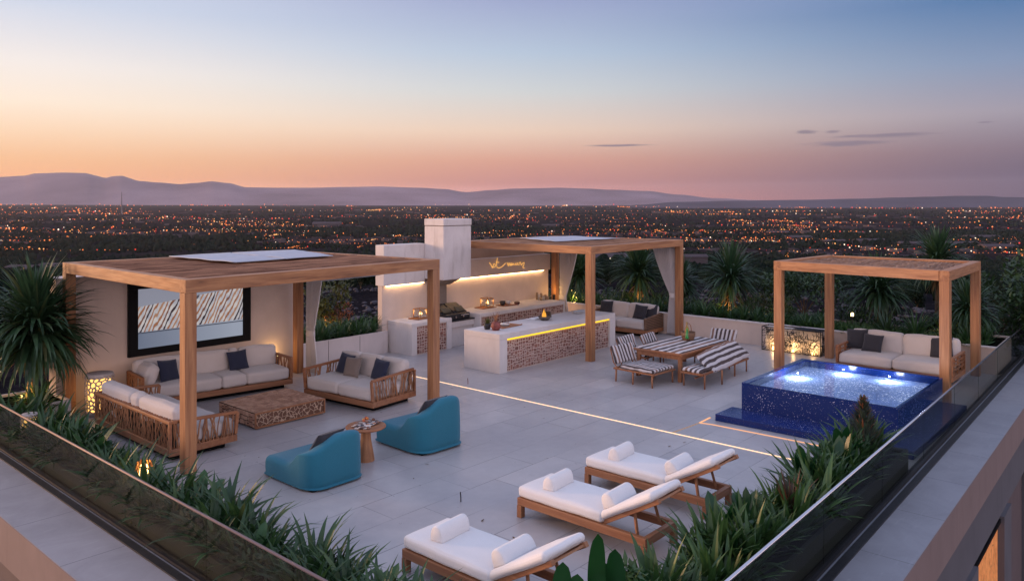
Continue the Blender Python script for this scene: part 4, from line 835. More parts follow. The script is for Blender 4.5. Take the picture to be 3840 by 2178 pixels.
tray('wooden board under lantern on left counter block', (13.24,14.80,.781), .46, .34, R(5)); tray('wooden board under lantern on the long counter', (15.72,14.84,.801), .52, .34, R(0)); tray('wooden board with a dark bowl on the long counter', (16.5,14.75,.801), .55, .32, R(-6)); tray('flat serving tray with plates on island near red vase', (13.42,12.02,.861), .72, .40, R(4))
def bowl(label, loc, r_, h_, mat, name='bowl'):
    t = MB(); t.lathe([(.001,0),(r_*.5,0),(r_*.85,h_*.45),(r_,h_),(r_*.93,h_),(r_*.76,h_*.5),(r_*.4,h_*.15),(.001,h_*.12)], 22); o = t.build(name, mat, smooth=True); o.location = loc; return tag(o, label, name)
STONE = plain('stone_bowl', (.10,.085,.075), .8, nscale=20, var=.3, bump=.4); PORC = plain('porcelain', (.6,.6,.62), .3); DBOWL = plain('dark_bowl', (.03,.028,.03), .4)
bowl('round grey stone bowl holding flames on island worktop', (14.72,11.92,.861), .16, .10, STONE)
t = thing('stone_shell', 'curved dark stone shell rising behind the flame bowl', 'ornament', (14.82,11.95,.90)); m = MB(); n = 10
vs = []; fs = []
for i in range(n+1):
    for j in range(7): a = pi*(-.45+.95*i/n); b = pi*.5*j/6; vs.append((.14*cos(a)*cos(b*.9), .12*sin(a)*1.05, .15*sin(b)+.02))
for i in range(n):
    for j in range(6): k = i*7+j; fs.append((k,k+7,k+8,k+1))
m.add(vs, fs); o = m.build('shell', STONE, t, smooth=True); so_ = o.modifiers.new('t','SOLIDIFY'); so_.thickness = .02
FL = emat('small_fire', (1,.42,.06), 1.1); m = MB()
for i in range(7): a = i*.9; m.tube([(14.70+.04*cos(a),11.92+.03*sin(a),.90),(14.70+.05*cos(a),11.92+.035*sin(a),1.0),(14.70+.02*cos(a),11.92+.01*sin(a),1.10+.05*sin(i*2.1))], .022, 6, r2=.002)
o = m.build('flame', FL, smooth=True); tag(o, 'small orange flame burning in the stone bowl', 'fire')
for i in range(4):
    m = MB(); m.lathe([(.001,0),(.11,0),(.155,.012),(.16,.018),(.11,.010),(.001,.008)], 24); o = m.build('plate', PORC, smooth=True); o.location = (16.22+.006*i,12.02,.861+.013*i); tag(o, 'white plate in the stack at the far end of island', 'plate', 'stack of plates on the island')
for i in range(3):
    m = MB(); m.lathe([(.001,0),(.08,0),(.12,.012),(.125,.018),(.08,.010),(.001,.008)], 22); o = m.build('plate', PORC, smooth=True); o.location = (13.36+.01*i,12.03,.875+.013*i); tag(o, 'small white plate stacked on the serving tray', 'plate', 'plates on the serving tray')
m = MB(); sheet(m, [(14.55,12.10),(15.15,12.15),(15.2,12.38),(14.5,12.36)], .872, .012, 12, -.02, 4, 5); o = m.build('napkin', WHITE, smooth=True); so_ = o.modifiers.new('t','SOLIDIFY'); so_.thickness = .008; tag(o, 'crumpled white cloth behind the stone bowl on island', 'cloth')
t = thing('vase', 'round dusty red vase at the left end of island', 'vase', (12.84,11.80,.861)); m = MB(); m.lathe([(.001,0),(.07,0),(.105,.06),(.11,.11),(.085,.17),(.045,.19),(.05,.205),(.035,.205),(.03,.18),(.001,.10)], 22); m.build('body', plain('red_clay', (.22,.055,.045), .6, nscale=14, var=.4, bump=.3), t, smooth=True)
tw = MB(); rnd = random.Random(8)
for i in range(16): a = rnd.uniform(0,2*pi); r_ = rnd.uniform(.03,.13); tw.tube([(0,0,.15),(r_*.4*cos(a),r_*.4*sin(a),.27),(r_*cos(a),r_*sin(a),rnd.uniform(.32,.44))], .004, 4, r2=.002)
tw.build('dry_twigs', TWIG, t)
t = thing('potted_plant', 'small spiky green plant in dark pot on island corner', 'plant', (12.80,12.03,.861)); m = MB(); m.lathe([(.001,0),(.06,0),(.085,.10),(.08,.13),(.065,.13),(.06,.10),(.001,.10)], 18); m.build('pot', DBOWL, t, smooth=True); m = MB()
for i in range(60): m.leaf((rnd.uniform(-.03,.03),rnd.uniform(-.03,.03),.11), rnd.uniform(0,2*pi), rnd.uniform(.12,.22), .012, R(rnd.uniform(50,88)), .5, 3)
m.build('leaves', L_YEL, t)
bowl('small dark bowl on the wooden board, long counter', (16.34,14.76,.815), .085, .12, DBOWL); bowl('small pale bowl beside dark bowl on the long counter', (16.62,14.80,.815), .075, .10, PORC)
def blobthing(name, label, loc, r_, h_, mat, cat, group=None):
    m = MB(); m.lathe([(r_*sin(pi*k/8)+.001, h_/2-h_/2*cos(pi*k/8)) for k in range(9)], 14); o = m.build(name, mat, smooth=True); o.location = loc; return tag(o, label, cat, group)
blobthing('aubergine', 'dark purple aubergine lying on the long counter', (16.80,14.62,.802), .085, .10, plain('aubergine', (.07,.018,.018), .3), 'vegetable'); blobthing('bread_loaf', 'round pale bread loaf behind the bowls on long counter', (16.72,14.93,.802), .09, .10, plain('bread', (.4,.28,.17), .8, nscale=12), 'bread')
for i in range(9):
    x = 18.02+.10*(i%4)+.02*(i//4); y = 14.72+.10*(i//4); m = MB(); hh = (.09,.12,.15,.10,.17,.20,.12,.08,.22)[i]
    m.lathe([(.001,0),(.035,0),(.04,hh*.5),(.036,hh),(.030,hh),(.034,hh*.5),(.001,.01)], 14); o = m.build('jar', plain('jar_glaze', ((.42,.3,.18),(.5,.45,.4),(.3,.2,.12))[i%3], .35), smooth=True); o.location = (x,y,.802); tag(o, 'small glass or clay jar in the cluster at right end of long counter', 'jar', 'jars on the long counter')

# ------------------------------------------------------------------ floor light strips
def strip(label, pts, wd, mat=LEDF):
    t = thing('light_strip', label, 'light strip', (*pts[0],0))
    for p, q in zip(pts, pts[1:]):
        m = MB(); m.beam((*p,.0045),(*q,.0045),wd,.005); W_part('diffuser', m, mat, t)
    return t
strip('long glowing light strip set across the terrace floor', [(11.11,13.9),(11.11,3.72)], .026)
strip('bent glowing light strip on the floor in front of pool step', [(12.35,6.32),(11.93,6.30),(11.98,6.10),(12.03,3.7)], .034, emat('pool_floor_led', (1,.50,.28), 1.1))
strip('short light strip on the floor joining the long one near pool', [(11.93,6.30),(11.13,6.36)], .014, emat('thin_floor_led', (1,.6,.38), .45))
for i, (x, y, lb) in enumerate(((11.36,11.22,'thin reddish stick standing on the deck near the island'),(6.82,6.86,'thin dark twig standing on the deck near middle lounger'))):
    m = MB(); m.tube([(0,0,0),(.004,.003,.05),(.0,.008,.12)], .008, 6); o = m.build('twig', plain('twig_%d' % i, ((.2,.05,.035),(.03,.02,.02))[i], .8)); o.location = (x,y,0); tag(o, lb, 'twig')
rnd = random.Random(21)
for i in range(34):
    x, y = rnd.uniform(4.9,12), rnd.uniform(4.2,13)
    m = MB(); m.leaf((0,0,.006), rnd.uniform(0,6.28), rnd.uniform(.03,.07), rnd.uniform(.012,.028), .1, .3, 3); o = m.build('fallen_leaf', L_DEAD if i % 3 else BARK); o.location = (x,y,.002); tag(o, 'tiny dry leaf fallen on the stone deck', 'leaf', 'dry leaves scattered over the deck')

# ------------------------------------------------------------------ pool
t = thing('plunge_pool', 'raised dark blue terrazzo plunge pool with lit sparkling water', 'pool', (12.88,3.45,0)); x0,x1,y0,y1 = 12.88,15.66,3.45,5.99; zt = .57
m = MB(); wl = .13
m.box(x0,x1,y0,y0+.05,0,zt-.016); m.box(x0,x0+.05,y0+.05,y1-.10,0,zt-.016); m.box(x1-.10,x1,y0+.05,y1-.10,0,zt); m.box(x0,x1,y1-.10,y1,0,zt); W_part('basin_wall', m, PTILE, t)
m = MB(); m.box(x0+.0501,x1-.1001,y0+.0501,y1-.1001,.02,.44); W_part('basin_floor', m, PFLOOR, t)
m = MB(); n = 24; m.add([(x0+.012+(x1-.1005-x0-.012)*i/n, y0+.012+(y1-.1005-y0-.012)*j/n, zt-.012) for i in range(n+1) for j in range(n+1)], [(i*(n+1)+j,(i+1)*(n+1)+j,(i+1)*(n+1)+j+1,i*(n+1)+j+1) for i in range(n) for j in range(n)]); W_part('water', m, WATER, t, smooth=True)
m = MB(); m.box(12.24,12.879,3.07,6.17,0,.115); m.box(12.879,15.70,3.07,3.449,0,.115); W_part('step', m, PTILE, t, bevel=.006)
for x, y in ((14.42,5.60),(15.30,5.06),(15.22,4.22)):
    m = MB(); m.lathe([(.001,0),(.075,0),(.075,.012),(.001,.014)], 18); m.shift((x,y,.441)); W_part('underwater_lamp', m, POOLL, t)
    light('lamp_light', Vector((x,y,.52))-Vector(t.location), 24, (.74,.83,1), t, .07)

# lattice light box by the garden wall
t = thing('lattice_light_box', 'long lit box of twisted wire lattice against the low garden wall', 'lamp', (18.98,6.82,0)); rnd = random.Random(31); x0,x1,y0,y1,h_ = 18.98,19.38,6.82,8.28,.60
m = MB()
for a in ((x0,y0),(x0,y1),(x1,y0),(x1,y1)): m.beam((*a,0),(*a,h_),.018,.018)
for z_ in (.009,h_-.009):
    m.beam((x0,y0,z_),(x0,y1,z_),.016,.016); m.beam((x1,y0,z_),(x1,y1,z_),.016,.016); m.beam((x0,y0,z_),(x1,y0,z_),.015,.015); m.beam((x0,y1,z_),(x1,y1,z_),.015,.015)
W_part('frame', m, DMET, t)
def wirepanel(n, Wd, f):
    m = MB()
    for i in range(n):
        k = rnd.random(); cx, cz = rnd.uniform(.04,Wd-.04), rnd.uniform(.04,h_-.04)
        if k < .4: r_ = rnd.uniform(.03,.09); pts = [(cx+r_*cos(a), cz+r_*sin(a)) for a in [rnd.uniform(0,6)+j*.7 for j in range(8)]]; a0 = rnd.uniform(0,6); pts = [(cx+r_*cos(a0+j*.62), cz+r_*sin(a0+j*.62)) for j in range(9)]
        else:
            a = rnd.choice((0,pi/2,rnd.uniform(0,pi))); L = rnd.uniform(.08,.28); pts = [(cx+(s_-.5)*L*cos(a)+rnd.uniform(-.02,.02), cz+(s_-.5)*L*sin(a)+rnd.uniform(-.02,.02)) for s_ in (0,.25,.5,.75,1)]
        pts = [(min(Wd,max(0,p)), min(h_,max(0,q))) for p, q in pts]; m.tube([f(p,q) for p, q in pts], .0065, 5, cap=False)
    return m
W_part('lattice', wirepanel(190, y1-y0, lambda p, q: (x0,y0+p,q)), DMET, t, smooth=True); W_part('lattice', wirepanel(34, x1-x0, lambda p, q: (x0+p,y0,q)), DMET, t, smooth=True); W_part('lattice', wirepanel(40, x1-x0, lambda p, q: (x0+p,y0+.7*random.random(),h_)), DMET, t, smooth=True)
m = MB(); m.box(x0+.16,x1-.01,y0+.02,y1-.02,.02,h_-.03); W_part('liner', m, plain('liner', (.55,.48,.42), .9), t)
for y in (7.02,7.52,8.02):
    m = MB(); m.lathe([(.001,0),(.03,0),(.03,.07),(.001,.08)], 12); m.shift((x0+.08,y,.02)); W_part('candle', m, FLAME, t); light('lamp_light', Vector((x0+.07,y,.17))-Vector(t.location), 3.6, (1,.6,.26), t, .04)

# ------------------------------------------------------------------ plants
rnd = random.Random(99)
def clump_mesh(n, L, Wd, e=(25,88), droop=1.2, spread=.07, seg=5, **k):
    m = MB()
    for i in range(n):
        a = rnd.uniform(0,2*pi); r_ = rnd.uniform(0,spread); el = R(rnd.uniform(*e)); m.leaf((r_*cos(a),r_*sin(a),0), a+rnd.uniform(-.5,.5), L*rnd.uniform(.6,1.1), Wd*rnd.uniform(.75,1.2), el, droop*rnd.uniform(.5,1.3), seg, **k)
    return m
def protos(name, k, mat, **kw): return [clump_mesh(**kw).build(name, mat) for _ in range(k)]
def place(protos_, spots, label, cat, group, zz, smin=.85, smax=1.2, name=None):
    used = set(); spots = [(x, y) for x, y in spots if all((x-a)**2+(y-b)**2 > .20**2 for a, b in ((4.16,9.55),(4.18,9.75),(3.95,13.1),(3.98,13.3)))]
    for i, (x, y) in enumerate(spots):
        p = rnd.choice(protos_)
        if p.name in used: o = p.copy(); COL.objects.link(o)
        else: o = p; used.add(p.name)
        o.location = (x,y,zz); s_ = rnd.uniform(smin,smax); o.scale = (s_,s_,s_*rnd.uniform(.9,1.1)); o.rotation_euler = (0,0,rnd.uniform(0,6.28)); tag(o, label, cat, group)
    for p in protos_:
        if p.name not in used: bpy.data.objects.remove(p)
def row(xa, xb, ya, yb, n, jit): return [(xa+(xb-xa)*(i+.5)/n+rnd.uniform(-jit,jit), ya+(yb-ya)*(i+.5)/n+rnd.uniform(-jit,jit)) for i in range(n)]
sp = row(3.98,3.98,4.3,14.1,30,.07)+row(4.26,4.26,4.5,14.2,30,.07)
place(protos('strap_plant', 5, L_STRAP, n=40, L=.58, Wd=.056, e=(20,86), droop=1.15, spread=.09), sp, 'strap leaved green plant in the long planter behind left glass', 'plant', 'strap leaved plants along the left glass',   .17, .62, 1.25)
sp = row(5.0,11.4,3.10,3.25,20,.07)+row(4.9,11.5,3.42,3.48,22,.06)
place(protos('strap_plant', 5, leafmat('spear_leaf', (.034,.092,.026), (.09,.18,.052), hot=(.2,.2,.06)), n=46, L=.54, Wd=.058, e=(28,88), droop=.8, spread=.10), sp, 'spear leaved green plant in the planter behind right glass', 'plant', 'spear leaved plants along the right glass', .26, .6, 1.25)
place(protos('strap_plant', 3, L_STRAP, n=40, L=.52, Wd=.035, e=(35,88), droop=1.3, spread=.08), row(10.1,12.3,15.32,15.32,8,.06)+row(10.2,12.3,15.75,15.75,7,.06), 'strap leaved plant in low planter beside kitchen counter', 'plant', 'strap leaved plants beside the kitchen counter', .50, .85, 1.2)
bk = [p for p in row(19.85,19.85,6.9,16.2,26,.06)+row(20.35,20.35,7.2,16.2,22,.08)]
place(protos('strap_plant', 4, L_STRAP, n=44, L=.50, Wd=.040, e=(25,86), droop=1.1, spread=.09), bk, 'strap leaved green plant in the back garden planter', 'plant', 'strap leaved plants along the back wall', .52, .75, 1.15)
def leafball(n, rad, sz, mat, rr_, squash=1, lumps=7):
    m = MB(); cs = [(Vector((rr_.gauss(0,.5),rr_.gauss(0,.5),rr_.gauss(0,.45))), rr_.uniform(.35,.62)) for _ in range(lumps)]
    for i in range(n):
        c, k = rr_.choice(cs); d = Vector((rr_.gauss(0,1),rr_.gauss(0,1),rr_.gauss(0,1))).normalized()*k*rr_.random()**.25; p = (c+d)*rad; p.z *= squash
        m.leaf(p, rr_.uniform(0,6.28), sz*rr_.uniform(.6,1.3), sz*.42, R(rr_.uniform(-30,70)), .6, 2, fold=.1, wide=.5)
    return m
place(protos('broad_leaf_plant', 3, leafmat('broad_leaf', (.018,.075,.022), (.045,.13,.035), .35), n=13, L=.46, Wd=.13, e=(35,86), droop=.7, spread=.06, seg=8, oval=True, fold=.18), [(4.3,5.3),(4.05,6.9),(4.33,8.6),(4.1,11.2),(4.3,12.4)], 'broad leaved plant among strap plants along left glass', 'plant', 'broad leaved plants along the left glass', .19, .8, 1.2)
place(protos('broad_leaf_plant', 3, L_PAD, n=12, L=.50, Wd=.14, e=(45,88), droop=.5, spread=.06, seg=8, oval=True, fold=.15), [(5.6,3.5),(6.7,3.3),(7.7,3.52),(9.9,3.3),(10.5,3.5),(7.1,3.55)], 'broad leaved plant among spear plants along right glass', 'plant', 'broad leaved plants along the right glass', .28, .75, 1.15)
def shrubs(k, n, rad, sz, mat): return [leafball(n, rad, sz, mat, rnd, .75, 6).shift((0,0,rad*.4)).build('low_shrub', mat) for _ in range(k)]
place(shrubs(3, 420, .26, .085, L_BUSH), row(4.12,4.12,4.6,14.0,15,.10), 'small leafy shrub between strap plants along left glass', 'shrub', 'low shrubs along the left glass', .18, .7, 1.15)
place(shrubs(3, 420, .26, .085, L_ROS), row(5.2,11.2,3.38,3.42,14,.08), 'small leafy shrub between spear plants along right glass', 'shrub', 'low shrubs along the right glass', .27, .7, 1.2)
place(shrubs(3, 700, .42, .10, L_BUSH), row(20.9,21.2,4.0,16.2,16,.15), 'dark leafy shrub filling the back garden planter', 'shrub', 'dark shrubs in the back planter', .45, .7, 1.2)
place(shrubs(3, 800, .85, .17, L_TREE), [(22.6+rnd.random()*3.2, 3.5+14.5*i/17+rnd.uniform(-.4,.4)) for i in range(18)]+[(10+i*.9+rnd.uniform(-.3,.3), 18+rnd.random()*3) for i in range(10)], 'dark shrub on the slope just outside the terrace', 'shrub', 'dark shrubs on the slope outside the terrace', -.75, .7, 1.25)
place(protos('rosette_plant', 4, L_ROS, n=120, L=.15, Wd=.055, e=(-5,85), droop=.2, spread=.24, seg=3, wide=.6), row(19.8,19.85,3.6,8.6,18,.06)+row(20.15,20.2,3.6,8.8,16,.07)+row(20.5,20.6,4,9,12,.1), 'low rosette leaved plant behind the daybed and light box', 'plant', 'rosette plants in the back planter', .56, .8, 1.35)
place(protos('grass_plant', 2, L_STRAP, n=60, L=.55, Wd=.028, e=(35,88), droop=.9, spread=.07), [(19.9,3.85),(20.3,3.62),(20.8,3.9),(20.1,5.0),(20.7,4.5),(21.2,3.7)], 'spiky grass like plant near the right glass corner', 'plant', 'spiky plants behind the right corner', .54, .9, 1.3)
place(protos('agave_plant', 1, leafmat('agave_leaf', (.035,.075,.035), (.07,.12,.05), .4, (.16,.17,.07)), n=46, L=.72, Wd=.05, e=(20,86), droop=.5, spread=.05, seg=4), [(20.05,5.62)], 'large spiky agave behind left half of the daybed', 'plant', None, .54, 1, 1)
place(protos('grass_plant', 1, L_YEL, n=60, L=.40, Wd=.018, e=(0,80), droop=1.1, spread=.04), [(20.45,8.35)], 'yellowish spider leaved plant in front of the round bush', 'plant', None, .85, 1, 1)
place(protos('bronze_plant', 1, L_RED, n=60, L=.52, Wd=.026, e=(15,86), droop=.4, spread=.04), [(8.36,3.32)], 'bronze red spiky plant in the right planter', 'plant', None, .32, 1, 1)
place(protos('paddle_plant', 1, L_PAD, n=4, L=.62, Wd=.19, e=(78,88), droop=.1, spread=.09, seg=9, oval=True, fold=.12), [(9.3,3.5)], 'glossy paddle leaved plant among the right planter greenery', 'plant', None, .28, .8, .8)
m = MB()
for (dx, dy, L, el, a) in ((-.235,.10,.50,88,3.6),(-.14,.03,.44,80,0.4),(.02,-.02,.66,88,2.2),(-.05,-.08,.44,82,3.4),(.17,-.10,.55,82,5.6),(.11,-.02,.42,86,4.6),(.24,-.22,.34,78,5.4)):
    m.leaf((4.62+dx,3.30+dy,.67), R(41.4-180)+rnd.uniform(-.4,.4), L, .145, R(el), .12, 12, R(rnd.uniform(-25,25)), fold=.10, oval=True)
t = thing('paddle_plant', 'broad glossy paddle leaved plant at the bottom centre in front of loungers', 'plant', (4.62,3.30,.26)); W_part('leaves', m, L_PAD, t, smooth=True)
m = MB()
for (dx, dy) in ((-.235,.10),(-.14,.03),(.02,-.02),(-.05,-.08),(.17,-.10),(.11,-.02)): m.tube([(4.62,3.30,.26),(4.62+dx*.7,3.3+dy*.7,.42),(4.62+dx,3.30+dy,.68)], .010, 6)
W_part('stem', m, L_PAD, t)
t = thing('bottlebrush_shrub', 'cone shaped bristly shrub with orange tips in front of the pool', 'shrub', (10.86,3.34,.26)); m = MB(); m2 = MB(); m3 = MB()
for i in range(420):
    k = rnd.random()**.8; z_ = .05+.80*k; a = rnd.uniform(0,6.28); r0 = .02; L = (.30*(1-k)+.10)*rnd.uniform(.7,1.1); mm = m2 if (rnd.random() < .02+.30*k*k) else m
    mm.leaf((.16*(1-k)*cos(a),.16*(1-k)*sin(a),z_), a, L*.8, .024, R(rnd.uniform(25,70)), -.3, 3)
m.build('leaves', leafmat('brush_leaf', (.04,.065,.045), (.09,.11,.07), .5), t); m2.build('tips', L_TIP, t); m3.tube([(0,0,0),(0,0,.8)], .018, 6, r2=.006); m3.build('stem', BARK, t)

def dracaena(label, loc, th, r_, heads=1, n=170, Wd=.05, mat=None, seed=0, name='dracaena_tree', group=None, dead=True, droop=1.35, esp=(-40,88), hs=.18):
    rr_ = random.Random(seed); t = thing(name, label, 'palm', loc, 0, group); m = MB(); hp = []
    for h_ in range(heads):
        a = rr_.uniform(0,6.28); k = hs if heads > 1 else 0; hp.append(Vector((k*cos(a+h_*2.1), k*sin(a+h_*2.1), th+rr_.uniform(-.12,.25)*(heads > 1))))
    for p in hp: m.tube([(0,0,0),(p.x*.3+.03,p.y*.3,th*.5),tuple(p)], .085, 9, r2=.05)
    m.build('trunk', BARK, t, smooth=True); m = MB()
    for i in range(n*heads):
        p = hp[i % heads]; a = rr_.uniform(0,6.28); e = R(esp[0]+(esp[1]-esp[0])*rr_.random()**.85); b = p+Vector((rr_.uniform(-.04,.04),rr_.uniform(-.04,.04),rr_.uniform(-.10,.14)))
        m.leaf(b, a, r_*rr_.uniform(.75,1.1), Wd*rr_.uniform(.8,1.2), e, droop*rr_.uniform(.6,1.2)*(.45 if e > 1.1 else 1), 6, rr_.uniform(-.3,.3))
    m.build('crown', mat or L_DARK, t)
    if dead:
        m = MB()
        for i in range(26): a = rr_.uniform(0,6.28); m.leaf(hp[0]+Vector((0,0,-.18-rr_.random()*.3)), a, r_*rr_.uniform(.35,.7), Wd*.7, R(rr_.uniform(-75,-20)), .5, 4)
        m.build('dry_leaves', L_DEAD, t)
    return t
dracaena('huge dark strap leaved palm at the far left edge', (4.48,14.85,.3), 1.10, 1.20, 3, 250, .085, seed=1, droop=1.5, hs=.20)
dracaena('spiky palm between the curtain and the wicker sofa', (21.0,13.2,.5), .95, 1.22, 1, 300, .072, seed=2)
dracaena('spiky palm standing right of the kitchen pergola post', (21.1,10.15,.5), .98, 1.20, 1, 300, .072, seed=3)
dracaena('large spiky palm behind the daybed under the small pergola', (21.2,6.15,.5), .92, 1.08, 1, 300, .072, seed=4, droop=1.6)
dracaena('palm partly hidden by the farthest curtain', (21.0,15.5,.5), .8, 1.0, 1, 300, .072, seed=5)
dracaena('low palm right of the daybed near the corner post', (21.0,4.05,.5), .62, .85, 1, 300, .072, seed=6)
dracaena('taller palm rising behind the roof of small pergola', (22.6,5.1,.0), 2.15, 1.0, 1, 300, .072, seed=7)
dracaena('small palm glimpsed right of the kitchen pergola curtain post', (21.5,12.0,.3), .9, .9, 1, 300, .072, seed=8, dead=False)
place(protos('strap_plant', 1, L_STRAP, n=90, L=.6, Wd=.03, e=(0,85), droop=1.4, spread=.1), [(4.55,14.62)], 'lit strap plant under the big left palm', 'plant', None, .33, 1, 1)
def bush(label, loc, rad, n, sz, mat, seed, squash=1, trunk=.4, name='bush', cat='bush', group=None):
    rr_ = random.Random(seed); t = thing(name, label, cat, loc, 0, group); leafball(n, rad, sz, mat, rr_, squash).shift((0,0,trunk+rad*squash*.6)).build('crown' if trunk > .5 else 'foliage', mat, t); m = MB()
    m.tube([(0,0,0),(.03,.02,trunk*.6),(0,0,trunk+rad*.4)], max(.03,rad*.06), 7, r2=.02)
    for i in range(4): a = i*1.6; m.tube([(0,0,trunk*.8),(rad*.3*cos(a),rad*.3*sin(a),trunk+rad*.4)], max(.02,rad*.03), 5, r2=.01)
    m.build('trunk' if trunk > .5 else 'stem', BARK, t); return t
bush('dense rounded green bush behind left side of small pergola', (21.7,8.25,.2), .92, 2600, .13, L_BUSH, 1, 1.05, .45)
bush('big dark shrub at right edge beyond glass corner', (22.9,3.7,-.2), 1.15, 2200, .17, L_BUSH, 2, 1.0, .9)
bush('dark shrub beside the largest one at right edge', (22.4,2.5,-.4), 1.0, 1800, .17, L_BUSH, 3, 1.0, .7)
bush('yellow green lit tree behind the low planter and curtain', (12.05,17.3,-.2), .62, 1500, .13, L_YEL, 4, 1.55, .8, 'small_tree', 'tree')
bush('orange flowered bush beside the kitchen wall end', (12.35,16.9,.1), .30, 420, .07, L_TIP, 5, 1, .45)
bush('small bright bush behind palm right of kitchen pergola', (22.3,9.6,.0), .55, 1000, .11, L_YEL, 6, .9, .4)
# garden spotlights
def uplight(label, loc, aim, power, bulb=True, col=(1,.55,.16)):
    t = thing('garden_spotlight', label, 'spotlight', loc); m = MB(); m.tube([(0,0,-.25),(0,0,0)], .012, 6); m.build('spike', DMET, t); m = MB(); m.lathe([(.001,0),(.035,0),(.045,.09),(.04,.09),(.001,.07)], 12); m.build('housing', DMET, t)
    if bulb: m = MB(); m.lathe([(.001,.075),(.034,.075),(.034,.10),(.001,.105)], 12); m.build('lens', BULB, t)
    light('lamp_light', (0,0,.14), power, col, t, .03); return t
uplight('amber spotlight at foot of palm behind wicker sofa', (20.75,13.05,.55), None, 16, False); uplight('amber spotlight at foot of palm right of kitchen pergola', (20.75,10.2,.55), None, 16, False)
u_ = uplight('bright bare garden lamp beside palm behind daybed', (20.35,6.52,.78), None, 14); m = MB(); m.lathe([(.036*sin(pi*k/8)+.001,.036-.036*cos(pi*k/8)) for k in range(9)], 12); m.shift((0,0,.10)); m.build('bulb', emat('lamp_globe', (1,.70,.33), 7), u_, smooth=True)
uplight('amber spotlight in corner plants right of daybed', (20.6,4.45,.62), None, 10); uplight('amber spotlight under the big left palm', (4.35,14.75,.36), None, 9, False); uplight('amber spotlight at the tree behind low planter', (11.85,16.9,.2), None, 18); uplight('amber spotlight by the farthest curtain', (19.75,14.75,.55), None, 12, False)
uplight('amber spotlight behind round bush', (20.9,8.7,.62), None, 2.5)
light_p = thing('uplight', 'small floor uplight at foot of post behind the counter end', 'lamp', (18.80,14.86,0)); m = MB(); m.lathe([(.001,0),(.04,0),(.04,.9),(.001,.9)], 10); m.build('housing', DMET, light_p); light('lamp_light', (0,-.03,1.0), 3, (1,.55,.15), light_p, .03)

# ------------------------------------------------------------------ terrain, forest, city, mountains
ZV = -80.0
def belt(x, y): f_ = x*FW.x+y*FW.y; l_ = x*RT.x+y*RT.y; return noise.noise(Vector((math.log(max(f_,100))*7.5, l_/max(f_,100)*3.2, 4)))+.35*noise.noise(Vector((x*.004,y*.004,2)))
def zv(d): return ZV+min(1, max(0, (d-2600)/11000))*72       # the plain rises gently towards the mountains
def hill(s_):                          # height of the hillside s_ metres outside the terrace
    pts = [(0,-.35),(3,-.4),(24,-2.2),(78,-8),(280,-26),(580,-50),(980,-76),(1250,ZV),(1e6,ZV)]
    for (a, b), (c, d) in zip(pts, pts[1:]):
        if s_ <= c: return b+(d-b)*(s_-a)/(c-a)
def ground(x, y):
    s_ = max(x-21.4, y-16.4, 0.0); s2 = math.hypot(max(x-21.4,0), max(y-16.4,0)); s_ = max(s_, s2*.9)
    if x < 21.4 and y < 16.4: base = -9.0
    else: base = hill(s_)
    if (x < 2 or y < 1.5): base = min(base, -9.0+0*s_) if s_ < 280 else base
    return base + (noise.noise(Vector((x*.05,y*.05,0)))*min(2.2, .02*s_+.0) + noise.noise(Vector((x*.3,y*.3,3)))*min(.35,.05*s_) if s_ < 1300 else 0)
Mg = Mat('hill_ground'); v = Mg.coord(); f = Mg.noise(v, .35, 8, .7); g = Mg.noise(v, 3.0, 6, .7)
Mg.col(Mg.mix(Mg.ramp(g, [(.35, 0), (.65, 1)]), Mg.ramp(f, [(.35, (.010,.010,.012)), (.6, (.026,.022,.027))]), (.008,.008,.010))); Mg.rough(.95); Mg.b.inputs['Specular IOR Level'].default_value = 0; Mg.bump(g, .8, .15)
Mp = Mat('plain_ground'); v = Mp.coord(); f = Mp.noise(v, .0012, 9, .7); g = Mp.noise(v, .009, 6, .7)
Mp.col(Mp.mix(Mp.ramp(g, [(.42, 0), (.62, 1)]), Mp.ramp(f, [(.38, (.004,.005,.006)), (.62, (.014,.013,.020))]), (.004,.0055,.006))); Mp.rough(1); Mp.b.inputs['Specular IOR Level'].default_value = 0
m = MB(); rs = [0,3,6,8,9.5,11,12.5,14,16,18,20,23,26,30,34,39,45,52,60,70,82,96,115,140,170,210,260,320,400,500,620,780,980,1200,1500]; na = 160
vs = [(14+r_*cos(2*pi*a/na), 9+r_*sin(2*pi*a/na)) for r_ in rs for a in range(na)]
m.add([(x,y,ground(x,y)) for x, y in vs], [(i*na+j,(i+1)*na+j,(i+1)*na+(j+1)%na,i*na+(j+1)%na) for i in range(len(rs)-1) for j in range(na)]); struct('hillside', m, Mg.m, smooth=True)
m = MB(); rs = [1150,2600,5000,9000,13600,22000]; m.add([(r_*cos(2*pi*a/96), r_*sin(2*pi*a/96), zv(r_)-(1.5 if r_ < 1400 else 0)) for r_ in rs for a in range(96)], [(i*96+j,(i+1)*96+j,(i+1)*96+(j+1)%96,i*96+(j+1)%96) for i in range(len(rs)-1) for j in range(96)]); struct('valley_ground', m, Mp.m)
